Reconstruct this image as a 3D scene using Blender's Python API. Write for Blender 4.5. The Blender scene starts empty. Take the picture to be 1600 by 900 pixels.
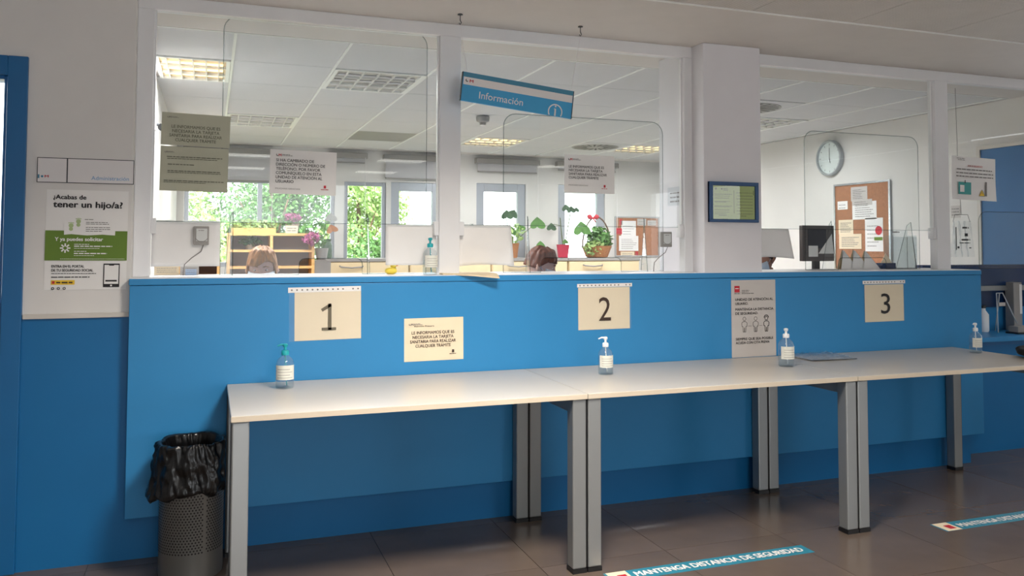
import bpy, bmesh, math, random
from math import sin, cos, pi, radians
from mathutils import Vector, Matrix, noise as mnoise
random.seed(7)
SC = bpy.context.scene
COL = SC.collection

def lin(c):
    c = c / 255.0
    return c / 12.92 if c <= 0.04045 else ((c + 0.055) / 1.055) ** 2.4
def rgb(r, g, b): return (lin(r), lin(g), lin(b), 1.0)

# ------------------------------------------------------------------ camera
cam = bpy.data.cameras.new('camera')
camo = bpy.data.objects.new('camera', cam); COL.objects.link(camo)
cam.sensor_width = 36.0
cam.lens = 1296.66 / 1600 * 36.0
cam.shift_y = (328.76 - 450) / 1600.0
cam.clip_start = 0.05; cam.clip_end = 300
_R = Vector((0.93994891, -0.34130776, 0.00224977)); _U = Vector((-0.01679746, -0.03967408, 0.99907148)); _F = Vector((0.34090159, 0.93911394, 0.04302471))
M = Matrix.Identity(4)
for i in range(3):
    M[i][0] = _R[i]; M[i][1] = _U[i]; M[i][2] = -_F[i]
M[0][3], M[1][3], M[2][3] = -0.0793, -3.9469, 1.3590
camo.matrix_world = M
SC.camera = camo

# ------------------------------------------------------------------ world, sun, daylight
world = bpy.data.worlds.new('sky'); SC.world = world; world.use_nodes = True
wn = world.node_tree.nodes; wn.clear()
wo = wn.new('ShaderNodeOutputWorld'); wb = wn.new('ShaderNodeBackground')
wb.inputs[0].default_value = (0.93, 0.97, 1.0, 1); wb.inputs[1].default_value = 6.0
world.node_tree.links.new(wb.outputs[0], wo.inputs[0])

def area(name, loc, rot, sx, sy, power, color=(1, 1, 1)):
    l = bpy.data.lights.new(name, 'AREA'); l.shape = 'RECTANGLE'; l.size = sx; l.size_y = sy
    l.energy = power; l.color = color
    o = bpy.data.objects.new(name, l); COL.objects.link(o); o.location = loc; o.rotation_euler = rot
    return o
sun = bpy.data.lights.new('sun', 'SUN'); sun.energy = 8.0; sun.angle = radians(1.0); sun.color = (1, .95, .86)
suno = bpy.data.objects.new('sun', sun); COL.objects.link(suno); suno.rotation_euler = (radians(52), 0, radians(-25))
# daylight entering through the glazing of the hall, behind the camera (faces +y) and through the far office windows (face -y)
def portal(name, loc, rot, sx, sy):
    o = area(name, loc, rot, sx, sy, 1.0); o.data.cycles.is_portal = True
for _k, (_x, _w) in enumerate([(.465, 1.65), (1.65, .5), (2.27, .62), (3.37, .66), (4.485, .67)]):
    portal('office_window_portal', (_x, 6.16, 1.63), (radians(-90), 0, 0), _w, 1.04)
portal('hall_window_portal', (.8, -10.22, 1.35), (radians(90), 0, 0), 2.6, 2.1)
portal('hall_side_portal', (7.82, -8.2, 1.475), (radians(90), 0, radians(90)), 2.6, 1.75)
# louvred lamps of the office ceiling; second one added at a reflection
for _x, _y, _p in [(-.2, 1.78, 33), (.96, 1.78, 33), (2.82, 4.66, 33), (4.68, 4.66, 33), (.34, 3.94, 33), (4.68, 2.5, 20)]:
    _l = area('office_lamp_light', (_x, _y, 2.484), (0, 0, 0), .45, .5, _p, (.98, .985, .99)); _l.data.spread = radians(172)
# louvred lamps of the hall ceiling (their fittings are built below); the louvres cut the light off towards the horizon
for _x, _y, _p in [(.94, -1.75, 68), (3.36, -2.95, 24), (.94, -4.15, 22), (-1.5, -2.95, 6), (5.8, -1.75, 5)]:
    _l = area('hall_lamp_light', (_x, _y, 2.488), (0, 0, 0), .5, .5, _p, (1.0, .93, .84)); _l.data.spread = radians(140)

SC.view_settings.view_transform = 'Standard'; SC.view_settings.look = 'None'
SC.view_settings.gamma = 1.0; SC.view_settings.use_curve_mapping = False
SC.view_settings.exposure = 0.2

# ------------------------------------------------------------------ materials
MATS = {}
def mat(name, col, rough=0.5, metal=0.0, var=0.06, scale=6.0, bump=0.0, bscale=80.0, stretch=None, emit=0.0, spec=0.5, sub=0.0):
    if name in MATS: return MATS[name]
    m = bpy.data.materials.new(name); m.use_nodes = True
    nt = m.node_tree; b = nt.nodes['Principled BSDF']
    c = rgb(*col)
    tc = nt.nodes.new('ShaderNodeTexCoord'); mp = nt.nodes.new('ShaderNodeMapping')
    if stretch: mp.inputs['Scale'].default_value = stretch
    nt.links.new(tc.outputs['Object'], mp.inputs[0])
    nz = nt.nodes.new('ShaderNodeTexNoise'); nz.inputs['Scale'].default_value = scale; nz.inputs['Detail'].default_value = 4
    nt.links.new(mp.outputs[0], nz.inputs['Vector'])
    rp = nt.nodes.new('ShaderNodeValToRGB')
    rp.color_ramp.elements[0].position = .3; rp.color_ramp.elements[1].position = .7
    rp.color_ramp.elements[0].color = tuple(x * (1 - var) for x in c[:3]) + (1,)
    rp.color_ramp.elements[1].color = tuple(min(1, x * (1 + var)) for x in c[:3]) + (1,)
    nt.links.new(nz.outputs['Fac'], rp.inputs[0]); nt.links.new(rp.outputs[0], b.inputs['Base Color'])
    b.inputs['Roughness'].default_value = rough; b.inputs['Metallic'].default_value = metal
    b.inputs['Specular IOR Level'].default_value = spec
    if bump:
        n2 = nt.nodes.new('ShaderNodeTexNoise'); n2.inputs['Scale'].default_value = bscale
        nt.links.new(mp.outputs[0], n2.inputs['Vector'])
        bp = nt.nodes.new('ShaderNodeBump'); bp.inputs['Strength'].default_value = bump; bp.inputs['Distance'].default_value = .002
        nt.links.new(n2.outputs['Fac'], bp.inputs['Height']); nt.links.new(bp.outputs[0], b.inputs['Normal'])
    if emit:
        nt.links.new(rp.outputs[0], b.inputs['Emission Color']); b.inputs['Emission Strength'].default_value = emit
    MATS[name] = m; return m

def clear(name, tint, refl=1.0, rough=0.0, haze=0.0, ior=1.45):
    """thin transparent sheet: straight transmission with a fresnel reflection, a little haze if wanted"""
    if name in MATS: return MATS[name]
    m = bpy.data.materials.new(name); m.use_nodes = True; nt = m.node_tree; nt.nodes.clear()
    out = nt.nodes.new('ShaderNodeOutputMaterial'); tr = nt.nodes.new('ShaderNodeBsdfTransparent'); gl = nt.nodes.new('ShaderNodeBsdfGlossy')
    tr.inputs[0].default_value = (*tint, 1); gl.inputs['Roughness'].default_value = rough
    fr = nt.nodes.new('ShaderNodeFresnel'); fr.inputs[0].default_value = ior
    mu = nt.nodes.new('ShaderNodeMath'); mu.operation = 'MULTIPLY'; mu.inputs[1].default_value = refl
    mx = nt.nodes.new('ShaderNodeMixShader')
    ge = nt.nodes.new('ShaderNodeNewGeometry'); iv = nt.nodes.new('ShaderNodeMath'); iv.operation = 'SUBTRACT'; iv.inputs[0].default_value = 1.0   # a sheet reflects once, at the face it is seen from
    nt.links.new(ge.outputs['Backfacing'], iv.inputs[1]); m3 = nt.nodes.new('ShaderNodeMath'); m3.operation = 'MULTIPLY'
    nt.links.new(fr.outputs[0], mu.inputs[0]); nt.links.new(mu.outputs[0], m3.inputs[0]); nt.links.new(iv.outputs[0], m3.inputs[1]); nt.links.new(m3.outputs[0], mx.inputs[0])
    base = tr.outputs[0]
    if haze:
        df = nt.nodes.new('ShaderNodeBsdfDiffuse'); df.inputs[0].default_value = (.8, .82, .85, 1)
        m2 = nt.nodes.new('ShaderNodeMixShader'); m2.inputs[0].default_value = haze
        nt.links.new(tr.outputs[0], m2.inputs[1]); nt.links.new(df.outputs[0], m2.inputs[2]); base = m2.outputs[0]
    nt.links.new(base, mx.inputs[1]); nt.links.new(gl.outputs[0], mx.inputs[2]); nt.links.new(mx.outputs[0], out.inputs[0])
    MATS[name] = m; return m

WHITE = mat('white_wall_paint', (222, 219, 216), .7, bump=.05, var=.02)
OFFW = mat('office_wall_paint', (217, 214, 210), .75, bump=.05, var=.02)
FRAME = mat('white_lacquer', (228, 228, 230), .35, var=.015)
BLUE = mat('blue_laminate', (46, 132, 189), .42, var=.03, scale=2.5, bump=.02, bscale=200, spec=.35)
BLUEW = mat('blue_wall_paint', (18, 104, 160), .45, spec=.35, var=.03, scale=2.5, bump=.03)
DBLUE = mat('door_blue', (14, 98, 154), .38, var=.03)
NAVY = mat('navy_laminate', (22, 52, 92), .25, var=.05)
TABLE = mat('cream_tabletop', (194, 187, 177), .32, var=.02, scale=3)
EDGE = mat('tabletop_edge', (205, 192, 172), .4, var=.03)
ALU = mat('grey_metal', (150, 153, 154), .38, .55, var=.03, stretch=(1, 1, .1))
BLACKP = mat('black_plastic', (22, 22, 24), .45)
CHROME = mat('chrome', (190, 192, 195), .2, 1.0)
FLOOR = mat('floor_tile_stone', (100, 87, 78), .2, var=.14, scale=2.2, bump=.04, bscale=30)
GROUT = mat('grout', (70, 62, 57), .8)
CEILT = mat('ceiling_tile_board', (208, 207, 207), .85, var=.02, bump=.1, bscale=250)
CEILP = mat('ceiling_plaster', (214, 208, 203), .8, var=.02)
RAILM = mat('ceiling_rail_white', (238, 238, 234), .4, var=.01)
PAPER = mat('paper_cream', (234, 217, 188), .8, var=.02, scale=9)
PAPW = mat('paper_white', (236, 234, 232), .8, var=.015, scale=9)
PAPG = mat('paper_grey', (196, 190, 186), .8, var=.02, scale=9)
OLIVE = mat('paper_olive', (186, 186, 166), .8, var=.03, scale=9)
INK = mat('ink_dark', (38, 36, 38), .7)
INKB = mat('ink_brown', (62, 46, 38), .7)
INKG = mat('ink_olive', (112, 112, 98), .8)
INKL = mat('ink_grey', (128, 124, 122), .8)
RED = mat('ink_red', (186, 36, 52), .6)
TEAL = mat('ink_teal', (70, 158, 156), .6)
YEL = mat('ink_yellow', (236, 196, 48), .6)
SIGNB = mat('sign_blue', (58, 158, 210), .4, var=.04)
SIGND = mat('sign_teal', (62, 130, 160), .4)
SIGNW = mat('sign_white', (226, 222, 222), .4, var=.015)
SKYINK = mat('ink_skyblue', (92, 154, 200), .6)
GREENP = mat('poster_green', (98, 128, 38), .6, var=.03)
GREENL = mat('ink_palegreen', (176, 196, 140), .7)
DOCG = mat('paper_lime', (186, 198, 134), .6, var=.05)
GLASS = clear('window_glass', (.945, .96, .955), 1.0)
ACRYL = clear('acrylic_sheet', (.965, .975, .975), .5, haze=.02)  # slight diffuse haze stands in for reflections of the bright hall
ACEDGE = clear('acrylic_edge', (.68, .72, .72), .6)
PLAST = clear('clear_plastic', (.90, .93, .94), 1.1, .08, haze=.06)
LIQ = clear('gel', (.90, .945, .965), .6)
SLEEVE = clear('plastic_sleeve', (.95, .965, .975), .6, .35, haze=.06)
WOOD = mat('pine_wood', (222, 176, 112), .5, var=.12, scale=5, stretch=(1, 1, 9))
BEIGE = mat('beige_cabinet', (226, 204, 164), .5, var=.03)
GREYL = mat('grey_laminate', (150, 146, 142), .45, var=.03)
BLINDM = mat('blind_fabric', (190, 188, 190), .8, var=.02)
ALUW = mat('window_aluminium', (168, 172, 180), .4, .2, var=.02)
CORK = mat('cork', (168, 118, 88), .9, var=.15, scale=60, bump=.3, bscale=150)
LEAF = mat('leaf_green', (84, 128, 62), .45, var=.25, scale=20)
LEAFD = mat('leaf_dark', (58, 86, 58), .45, var=.25, scale=20)
LEAFL = mat('leaf_light', (160, 188, 116), .5, var=.3, scale=15)
STEM = mat('stem', (86, 98, 54), .6)
REDPOT = mat('red_pot', (200, 44, 76), .4)
WICK = mat('wicker', (178, 118, 72), .7, var=.3, scale=40, stretch=(1, 1, 4))
PURP = mat('purple_petal', (168, 82, 128), .6, var=.25, scale=40)
BAGM = mat('black_bag_film', (8, 8, 10), .3, var=.2, bump=.5, bscale=45)
CLOTH = mat('black_cloth', (18, 17, 20), .85, var=.3, bump=.4, bscale=40)
SKIN = mat('skin', (220, 178, 160), .55, var=.05)
SKIN2 = mat('skin_tan', (190, 132, 104), .55, var=.05)
BLOND = mat('hair_blond', (160, 106, 50), .5, var=.45, scale=14, stretch=(6, 6, 1))
BROWN = mat('hair_brown', (104, 54, 36), .45, var=.4, scale=14, stretch=(6, 6, 1))
DARKH = mat('hair_dark', (46, 32, 28), .5, var=.3, scale=14)
MASKM = mat('mask_white', (220, 226, 232), .8, var=.03)
COATW = mat('coat_white', (222, 222, 224), .8)
SWEAT = mat('sweater_grey', (110, 112, 130), .9)
DUCK = mat('duck_yellow', (232, 206, 74), .4)
ORANGE = mat('duck_beak', (206, 110, 40), .4)
PUMPT = mat('pump_teal', (30, 160, 170), .35)
PUMPW = mat('pump_white', (236, 238, 240), .35)
LABELM = mat('label_print', (222, 222, 212), .6, var=.05, scale=60)
SCREEN = mat('screen_glass', (36, 42, 54), .08)
BARK = mat('bark', (108, 84, 66), .9, var=.3, bump=.4, bscale=30)
GRASS = mat('hill_grass', (150, 140, 96), .95, var=.3, scale=1.2, bump=.4, bscale=12)
LAMPW = mat('lamp_warm', (255, 226, 176), .5, emit=1.6)
LAMPC = mat('lamp_white', (255, 250, 240), .5, emit=7.0)
LOUV = mat('lamp_louvre', (226, 224, 218), .45)
LAMPB = mat('lamp_reflector', (204, 200, 190), .45)
GASK = mat('dark_gasket', (52, 54, 58), .5)
VENTD = mat('vent_dark', (60, 58, 56), .8)
BINM = mat('bin_metal', (128, 128, 126), .35, .6, var=.05)
HOLE = mat('bin_hole', (20, 20, 22), .8)
SKIRT = mat('ledge_white', (206, 200, 192), .5)
FLOORT = mat('sticker_teal', (48, 128, 152), .5, var=.05)
CARD = mat('cardboard', (222, 204, 172), .7)

# ------------------------------------------------------------------ mesh builder
STUFFN = {'fine_print', 'logo_print', 'punch_holes', 'print', 'text_rows', 'emblem_print', 'note_print', 'panel_lettering', 'lettering', 'dashes', 'box_print', 'marking', 'hour_marks', 'footprints', 'phone_buttons', 'plate_joint'}
class MB:
    def __init__(s): s.v = []; s.f = []
    def add(s, vs, fs):
        n = len(s.v); s.v += [tuple(p) for p in vs]; s.f += [tuple(i + n for i in f) for f in fs]; return s
    def box(s, x0, x1, y0, y1, z0, z1):
        return s.add([(x0, y0, z0), (x1, y0, z0), (x1, y1, z0), (x0, y1, z0), (x0, y0, z1), (x1, y0, z1), (x1, y1, z1), (x0, y1, z1)],
              [(0, 3, 2, 1), (4, 5, 6, 7), (0, 1, 5, 4), (1, 2, 6, 5), (2, 3, 7, 6), (3, 0, 4, 7)])
    def prism(s, pts, y0, y1):          # outline in (x, z), extruded along y
        n = len(pts)
        a = sum(pts[i][0] * pts[(i + 1) % n][1] - pts[(i + 1) % n][0] * pts[i][1] for i in range(n))
        if a < 0: pts = pts[::-1]
        vs = [(x, y0, z) for x, z in pts] + [(x, y1, z) for x, z in pts]
        fs = [tuple(range(n)), tuple(range(2 * n - 1, n - 1, -1))] + [((i + 1) % n, i, i + n, (i + 1) % n + n) for i in range(n)]
        return s.add(vs, fs)
    def lathe(s, prof, n=20, c=(0, 0, 0), sx=1, sy=1, a0=0, a1=2 * pi, cap=True):
        full = abs(a1 - a0 - 2 * pi) < 1e-6; m = n if full else n + 1
        vs = []
        for r, z in prof:
            for k in range(m):
                a = a0 + (a1 - a0) * k / n
                vs.append((c[0] + r * cos(a) * sx, c[1] + r * sin(a) * sy, c[2] + z))
        fs = []
        for i in range(len(prof) - 1):
            for k in range(n):
                k2 = (k + 1) % m
                fs.append((i * m + k, i * m + k2, (i + 1) * m + k2, (i + 1) * m + k))
        if cap and full:
            fs.append(tuple(range(m - 1, -1, -1))); fs.append(tuple((len(prof) - 1) * m + k for k in range(m)))
        return s.add(vs, fs)
    def tube(s, pts, r, n=8):
        P = [Vector(p) for p in pts]; rs = r if isinstance(r, (list, tuple)) else [r] * len(P)
        vs = []; fs = []
        for i, p in enumerate(P):
            d = (P[min(i + 1, len(P) - 1)] - P[max(i - 1, 0)]).normalized()
            u = d.cross(Vector((0, 0, 1)));
            if u.length < 1e-3: u = d.cross(Vector((0, 1, 0)))
            u.normalize(); w = d.cross(u)
            for k in range(n):
                a = 2 * pi * k / n; vs.append(p + (u * cos(a) + w * sin(a)) * rs[i])
        for i in range(len(P) - 1):
            for k in range(n):
                k2 = (k + 1) % n; fs.append((i * n + k, i * n + k2, (i + 1) * n + k2, (i + 1) * n + k))
        fs.append(tuple(range(n))[::-1]); fs.append(tuple((len(P) - 1) * n + k for k in range(n)))
        return s.add(vs, fs)
    def loft(s, rings):
        n = len(rings[0]); vs = [p for r in rings for p in r]; fs = []
        for i in range(len(rings) - 1):
            for k in range(n):
                k2 = (k + 1) % n; fs.append((i * n + k, i * n + k2, (i + 1) * n + k2, (i + 1) * n + k))
        fs.append(tuple(range(n))[::-1]); fs.append(tuple((len(rings) - 1) * n + k for k in range(n)))
        return s.add(vs, fs)
    def map(s, fn): s.v = [tuple(fn(Vector(p))) for p in s.v]; return s
    def build(s, name, m, parent=None, local=True, smooth=False, bevel=0, kind=None, label=None):
        me = bpy.data.meshes.new(name)
        off = Vector((0, 0, 0))
        if parent is not None and not local: off = parent.get('_w') and Vector(parent['_w']) or wloc(parent)
        me.from_pydata([tuple(Vector(p) - off) for p in s.v], [], s.f)
        bm = bmesh.new(); bm.from_mesh(me); bmesh.ops.recalc_face_normals(bm, faces=bm.faces[:]); bm.to_mesh(me); bm.free()
        me.materials.append(m)
        if smooth:
            for p in me.polygons: p.use_smooth = True
        o = bpy.data.objects.new(name, me); COL.objects.link(o)
        if parent is not None: o.parent = parent
        if smooth == 2:
            md = o.modifiers.new('edge', 'EDGE_SPLIT'); md.split_angle = radians(40)
        if bevel:
            b = o.modifiers.new('bevel', 'BEVEL'); b.width = bevel; b.segments = 2; b.limit_method = 'ANGLE'
        if kind is None and name in STUFFN: kind = 'stuff'
        if kind: o['kind'] = kind
        if label: o['label'] = label
        return o

def wloc(o):
    v = Vector(o.location)
    p = o.parent
    while p: v += Vector(p.location); p = p.parent
    return v
def thing(name, label, cat, loc=(0, 0, 0), group=None, rot=(0, 0, 0)):
    o = bpy.data.objects.new(name, None); COL.objects.link(o); o.empty_display_size = .05
    o.location = loc; o.rotation_euler = rot
    o['label'] = label; o['category'] = cat
    if group: o['group'] = group
    return o
def tag(o, label, cat, group=None):
    o['label'] = label; o['category'] = cat
    if group: o['group'] = group
    return o
def struct(o, label=None):
    o['kind'] = 'structure'
    if label: o['label'] = label
    return o
def sroot(name, loc=(0, 0, 0), label=None):
    o = bpy.data.objects.new(name, None); COL.objects.link(o); o.location = loc
    return struct(o, label)
def child(name, mesh_obj, parent, loc=(0, 0, 0), rot=(0, 0, 0)):
    o = bpy.data.objects.new(name, mesh_obj.data); COL.objects.link(o); o.parent = parent; o.location = loc; o.rotation_euler = rot
    return o
def B(x0, x1, y0, y1, z0, z1): return MB().box(x0, x1, y0, y1, z0, z1)

# text: returns (verts, faces) in the x-z plane, fitted to width w / height h
TCACHE = {}
def tmesh(body, bold=0.0):
    key = (body, bold)
    if key in TCACHE: return TCACHE[key]
    cu = bpy.data.curves.new('t', 'FONT'); cu.body = body; cu.size = 1; cu.resolution_u = 3; cu.fill_mode = 'FRONT'
    o = bpy.data.objects.new('t', cu); COL.objects.link(o)
    dg = bpy.context.evaluated_depsgraph_get(); me = bpy.data.meshes.new_from_object(o.evaluated_get(dg))
    vs = [(v.co.x, v.co.y) for v in me.vertices]; fs = [tuple(p.vertices) for p in me.polygons]
    bpy.data.objects.remove(o); bpy.data.curves.remove(cu); bpy.data.meshes.remove(me)
    TCACHE[key] = (vs, fs); return vs, fs
def text(mb, body, x, z, h=None, w=None, y=0, bold=0.0, align='l', cap=.72):
    """baseline-left at (x, z); h = cap height; w = fitted width"""
    vs, fs = tmesh(body)
    x0 = min(v[0] for v in vs); x1 = max(v[0] for v in vs)
    sz = h / cap; sx = sz if w is None else w / (x1 - x0)
    wid = sx * (x1 - x0); ox = x - (wid / 2 if align == 'c' else wid if align == 'r' else 0)
    for dx, dz in ([(0, 0)] if bold < .003 else [(-1, 0), (1, 0), (0, .7), (0, -.7)]):      # heavier lettering: the glyph struck again, slightly shifted
        mb.add([(ox + (vx - x0) * sx + dx * bold * sz * 1.6, y - .00004 * (dx + 2 * dz), z + vy * sz + dz * bold * sz * 1.6) for vx, vy in vs], fs)
    return mb
def bars(mb, rows, y):          # fine print too small to read: thin strokes  rows = (x0, x1, z, h)
    for x0, x1, z, h in rows:
        x = x0
        while x < x1 - 1e-4:
            L = min(random.uniform(2.2, 6) * h, x1 - x); mb.add([(x, y, z), (x + L, y, z), (x + L, y, z + h), (x, y, z + h)], [(0, 1, 2, 3)]); x += L + h * .7
    return mb
def rect(mb, x0, x1, z0, z1, y): return mb.add([(x0, y, z0), (x1, y, z0), (x1, y, z1), (x0, y, z1)], [(0, 1, 2, 3)])
def disc(mb, cx, cz, r, y, n=20, sx=1): return mb.add([(cx + r * sx * cos(2 * pi * k / n), y, cz + r * sin(2 * pi * k / n)) for k in range(n)], [tuple(range(n))])
def ring(mb, cx, cz, r0, r1, y, n=24, a0=0, a1=2 * pi):
    vs = []; 
    for k in range(n + 1):
        a = a0 + (a1 - a0) * k / n; vs += [(cx + r0 * cos(a), y, cz + r0 * sin(a)), (cx + r1 * cos(a), y, cz + r1 * sin(a))]
    return mb.add(vs, [(2 * k, 2 * k + 1, 2 * k + 3, 2 * k + 2) for k in range(n)])
def stroke(mb, pts, t, y):
    for (xa, za), (xb, zb) in zip(pts[:-1], pts[1:]):
        d = Vector((xb - xa, zb - za)); 
        if d.length < 1e-6: continue
        d.normalize(); nx, nz = -d.y * t / 2, d.x * t / 2
        mb.add([(xa - nx, y, za - nz), (xb - nx, y, zb - nz), (xb + nx, y, zb + nz), (xa + nx, y, za + nz)], [(0, 1, 2, 3)])
    return mb

# ================================================================== SETTING
HY0, HX0, HX1 = -10.0, -3.6, 7.6           # hall extents
WY = 0.05                                  # hall wall plane; counter panel stands at y = 0
ZC = 2.5
# floor: slab with tiles laid over it
fl = struct(B(HX0, HX1, HY0, 6.1, -.12, -.006).build('floor', GROUT), 'dark grey stone tile floor')
tile0 = None
for i in range(-2, 10):
    for j in range(-6, 2):
        x = .055 + .6 * i; y = -.63 + .6 * j
        if y + .6 > .25 and not (x > 4.3): y1 = .6
        else: y1 = .6
        if tile0 is None:
            tile0 = B(.0015, .5985, .0015, .5985, -.006, 0).build('floor_tile', FLOOR, fl); tile0.location = (x, y, 0)
        else: child('floor_tile', tile0, fl, (x, y, 0))
B(HX0, HX1, HY0, -4.23, -.006, 0).build('floor_field', FLOOR, fl)
B(HX0, -1.145, -4.23, .57, -.006, 0).build('floor_field', FLOOR, fl); B(7.255, HX1, -4.23, .57, -.006, 0).build('floor_field', FLOOR, fl)
B(-1.145, 7.255, .57, 6.0, -.006, 0).build('floor_field', mat('office_bounce_floor', (188, 187, 187), .5), fl)  # unseen office floor, kept pale to bounce light up to the ceiling

# hall ceiling: plaster strip along the counter, perforated tiles beyond
cl = struct(B(HX0, HX1, HY0, .19, ZC + .012, ZC + .2).build('ceiling', CEILP), 'hall ceiling')
B(HX0, HX1, -.59, .19, ZC, ZC + .012).build('plaster_strip', CEILP, cl)
B(HX0, HX1, -.602, -.59, ZC - .003, ZC + .012).build('ceiling_rail', RAILM, cl)
PERF = mat('perforated_tile', (206, 200, 194), .85, var=.03)
_nt = PERF.node_tree; _vo = _nt.nodes.new('ShaderNodeTexVoronoi'); _vo.inputs['Scale'].default_value = 55; _vo.inputs['Randomness'].default_value = 0
_tc = [n for n in _nt.nodes if n.type == 'TEX_COORD'][0]; _nt.links.new(_tc.outputs['Object'], _vo.inputs['Vector'])
_bp = _nt.nodes.new('ShaderNodeBump'); _bp.inputs['Distance'].default_value = .004; _bp.inputs['Strength'].default_value = .8
_nt.links.new(_vo.outputs['Distance'], _bp.inputs['Height']); _nt.links.new(_bp.outputs[0], _nt.nodes['Principled BSDF'].inputs['Normal'])
t0 = None
for i in range(-3, 7):
    for j in range(3):
        x = .57 + .6 * i; y = -1.202 - .6 * j
        if t0 is None: t0 = B(.002, .598, .002, .598, .002, .012).build('ceiling_tile', PERF, cl); t0.location = (x, y, ZC)
        else: child('ceiling_tile', t0, cl, (x, y, ZC))
B(HX0, HX1, HY0, -2.41, ZC + .002, ZC + .012).build('ceiling_field', CEILT, cl)
# office ceiling
co = struct(B(-.75, 5.9, .19, 6.1, ZC + .012, ZC + .2).build('ceiling', CEILP), 'office tile ceiling')
B(-.75, 5.9, .19, .70, ZC, ZC + .012).build('plaster_strip', CEILP, co)
B(-.75, 5.9, 5.74, 6.0, ZC, ZC + .012).build('plaster_strip', CEILP, co)
TX0, TPX, TY0, TPY = .03, .62, .70, .72
LAMPCELLS = {(-1, 1): 'w', (1, 1): 'c', (4, 5): 'c', (6, 5): 'd', (7, 5): 'c', (2, 5): 'g', (6, 1): 'd', (7, 2): 'c', (0, 4): 'c'}
t0 = None
for i in range(-2, 10):
    x = TX0 + TPX * i
    xa, xb = max(x, -.74), min(x + TPX, 5.68)
    if xb - xa < .05: continue
    for j in range(7):
        y = TY0 + TPY * j
        if (i, j) in LAMPCELLS and LAMPCELLS[(i, j)] != 'g': continue
        mm = CEILT if (i, j) not in LAMPCELLS else GREYL
        if xb - xa > .61 and mm is CEILT:
            if t0 is None: t0 = B(.003, TPX - .003, .003, TPY - .003, .002, .012).build('ceiling_tile', CEILT, co); t0.location = (x, y, ZC)
            else: child('ceiling_tile', t0, co, (x, y, ZC))
        else: B(xa, xb - .003, y + .003, y + TPY - .003, ZC + .002, ZC + .012).build('ceiling_tile', mm, co)
    if x > -.7: B(x - .008, x + .008, .70, 5.74, ZC - .004, ZC + .004).build('ceiling_rail', RAILM, co)
B(-.75, 5.68, .694, .706, ZC - .003, ZC + .004).build('ceiling_rail', RAILM, co)

# hall wall left of the counter, with the door
wl = struct(B(HX0, -1.75, WY, .25, 0, ZC).build('wall_left', WHITE), 'white hall wall with blue lower half')
B(-.818, -.405, WY, .25, 1.05, ZC).build('upper_wall', WHITE, wl)
B(-.818, -.405, WY, .25, 0, 1.05).build('lower_wall', BLUEW, wl)
B(-1.75, -.818, WY, .25, 2.157, ZC).build('door_lintel', WHITE, wl)
struct(B(-.815, -.406, WY - .012, WY, 1.047, 1.068).build('trim_1', SKIRT, bevel=.002), 'narrow white ledge above the blue lower wall')
# recessed base under the counter
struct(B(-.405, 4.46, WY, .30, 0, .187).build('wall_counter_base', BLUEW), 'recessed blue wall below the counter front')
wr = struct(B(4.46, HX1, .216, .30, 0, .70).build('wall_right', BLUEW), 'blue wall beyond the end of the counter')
# hall shell behind the camera
wb_ = struct(B(HX0, -.5, HY0 - .2, HY0, 0, ZC).build('wall_back', WHITE), 'hall back wall')
B(2.1, HX1, HY0 - .2, HY0, 0, ZC).build('wall_panel', WHITE, wb_); B(-.5, 2.1, HY0 - .2, HY0, 0, .3).build('wall_panel', WHITE, wb_); B(-.5, 2.1, HY0 - .2, HY0, 2.4, ZC).build('wall_panel', WHITE, wb_)
struct(B(HX0 - .2, HX0, HY0, .25, 0, ZC).build('wall_hall_left', WHITE))
wh = struct(B(HX1, HX1 + .2, HY0, -9.5, 0, ZC).build('wall_hall_right', WHITE))
B(HX1, HX1 + .2, -6.9, .3, 0, ZC).build('wall_panel', WHITE, wh); B(HX1, HX1 + .2, -9.5, -6.9, 0, .6).build('wall_panel', WHITE, wh); B(HX1, HX1 + .2, -9.5, -6.9, 2.35, ZC).build('wall_panel', WHITE, wh)
# office walls
struct(B(-.62, -.44, .25, 6.1, 0, ZC).build('wall_office_left', OFFW), 'office side wall')
wor = struct(B(5.68, 5.86, .30, 6.1, 0, ZC).build('wall_office_right', OFFW), 'office side wall with clock and cork board')
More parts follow.
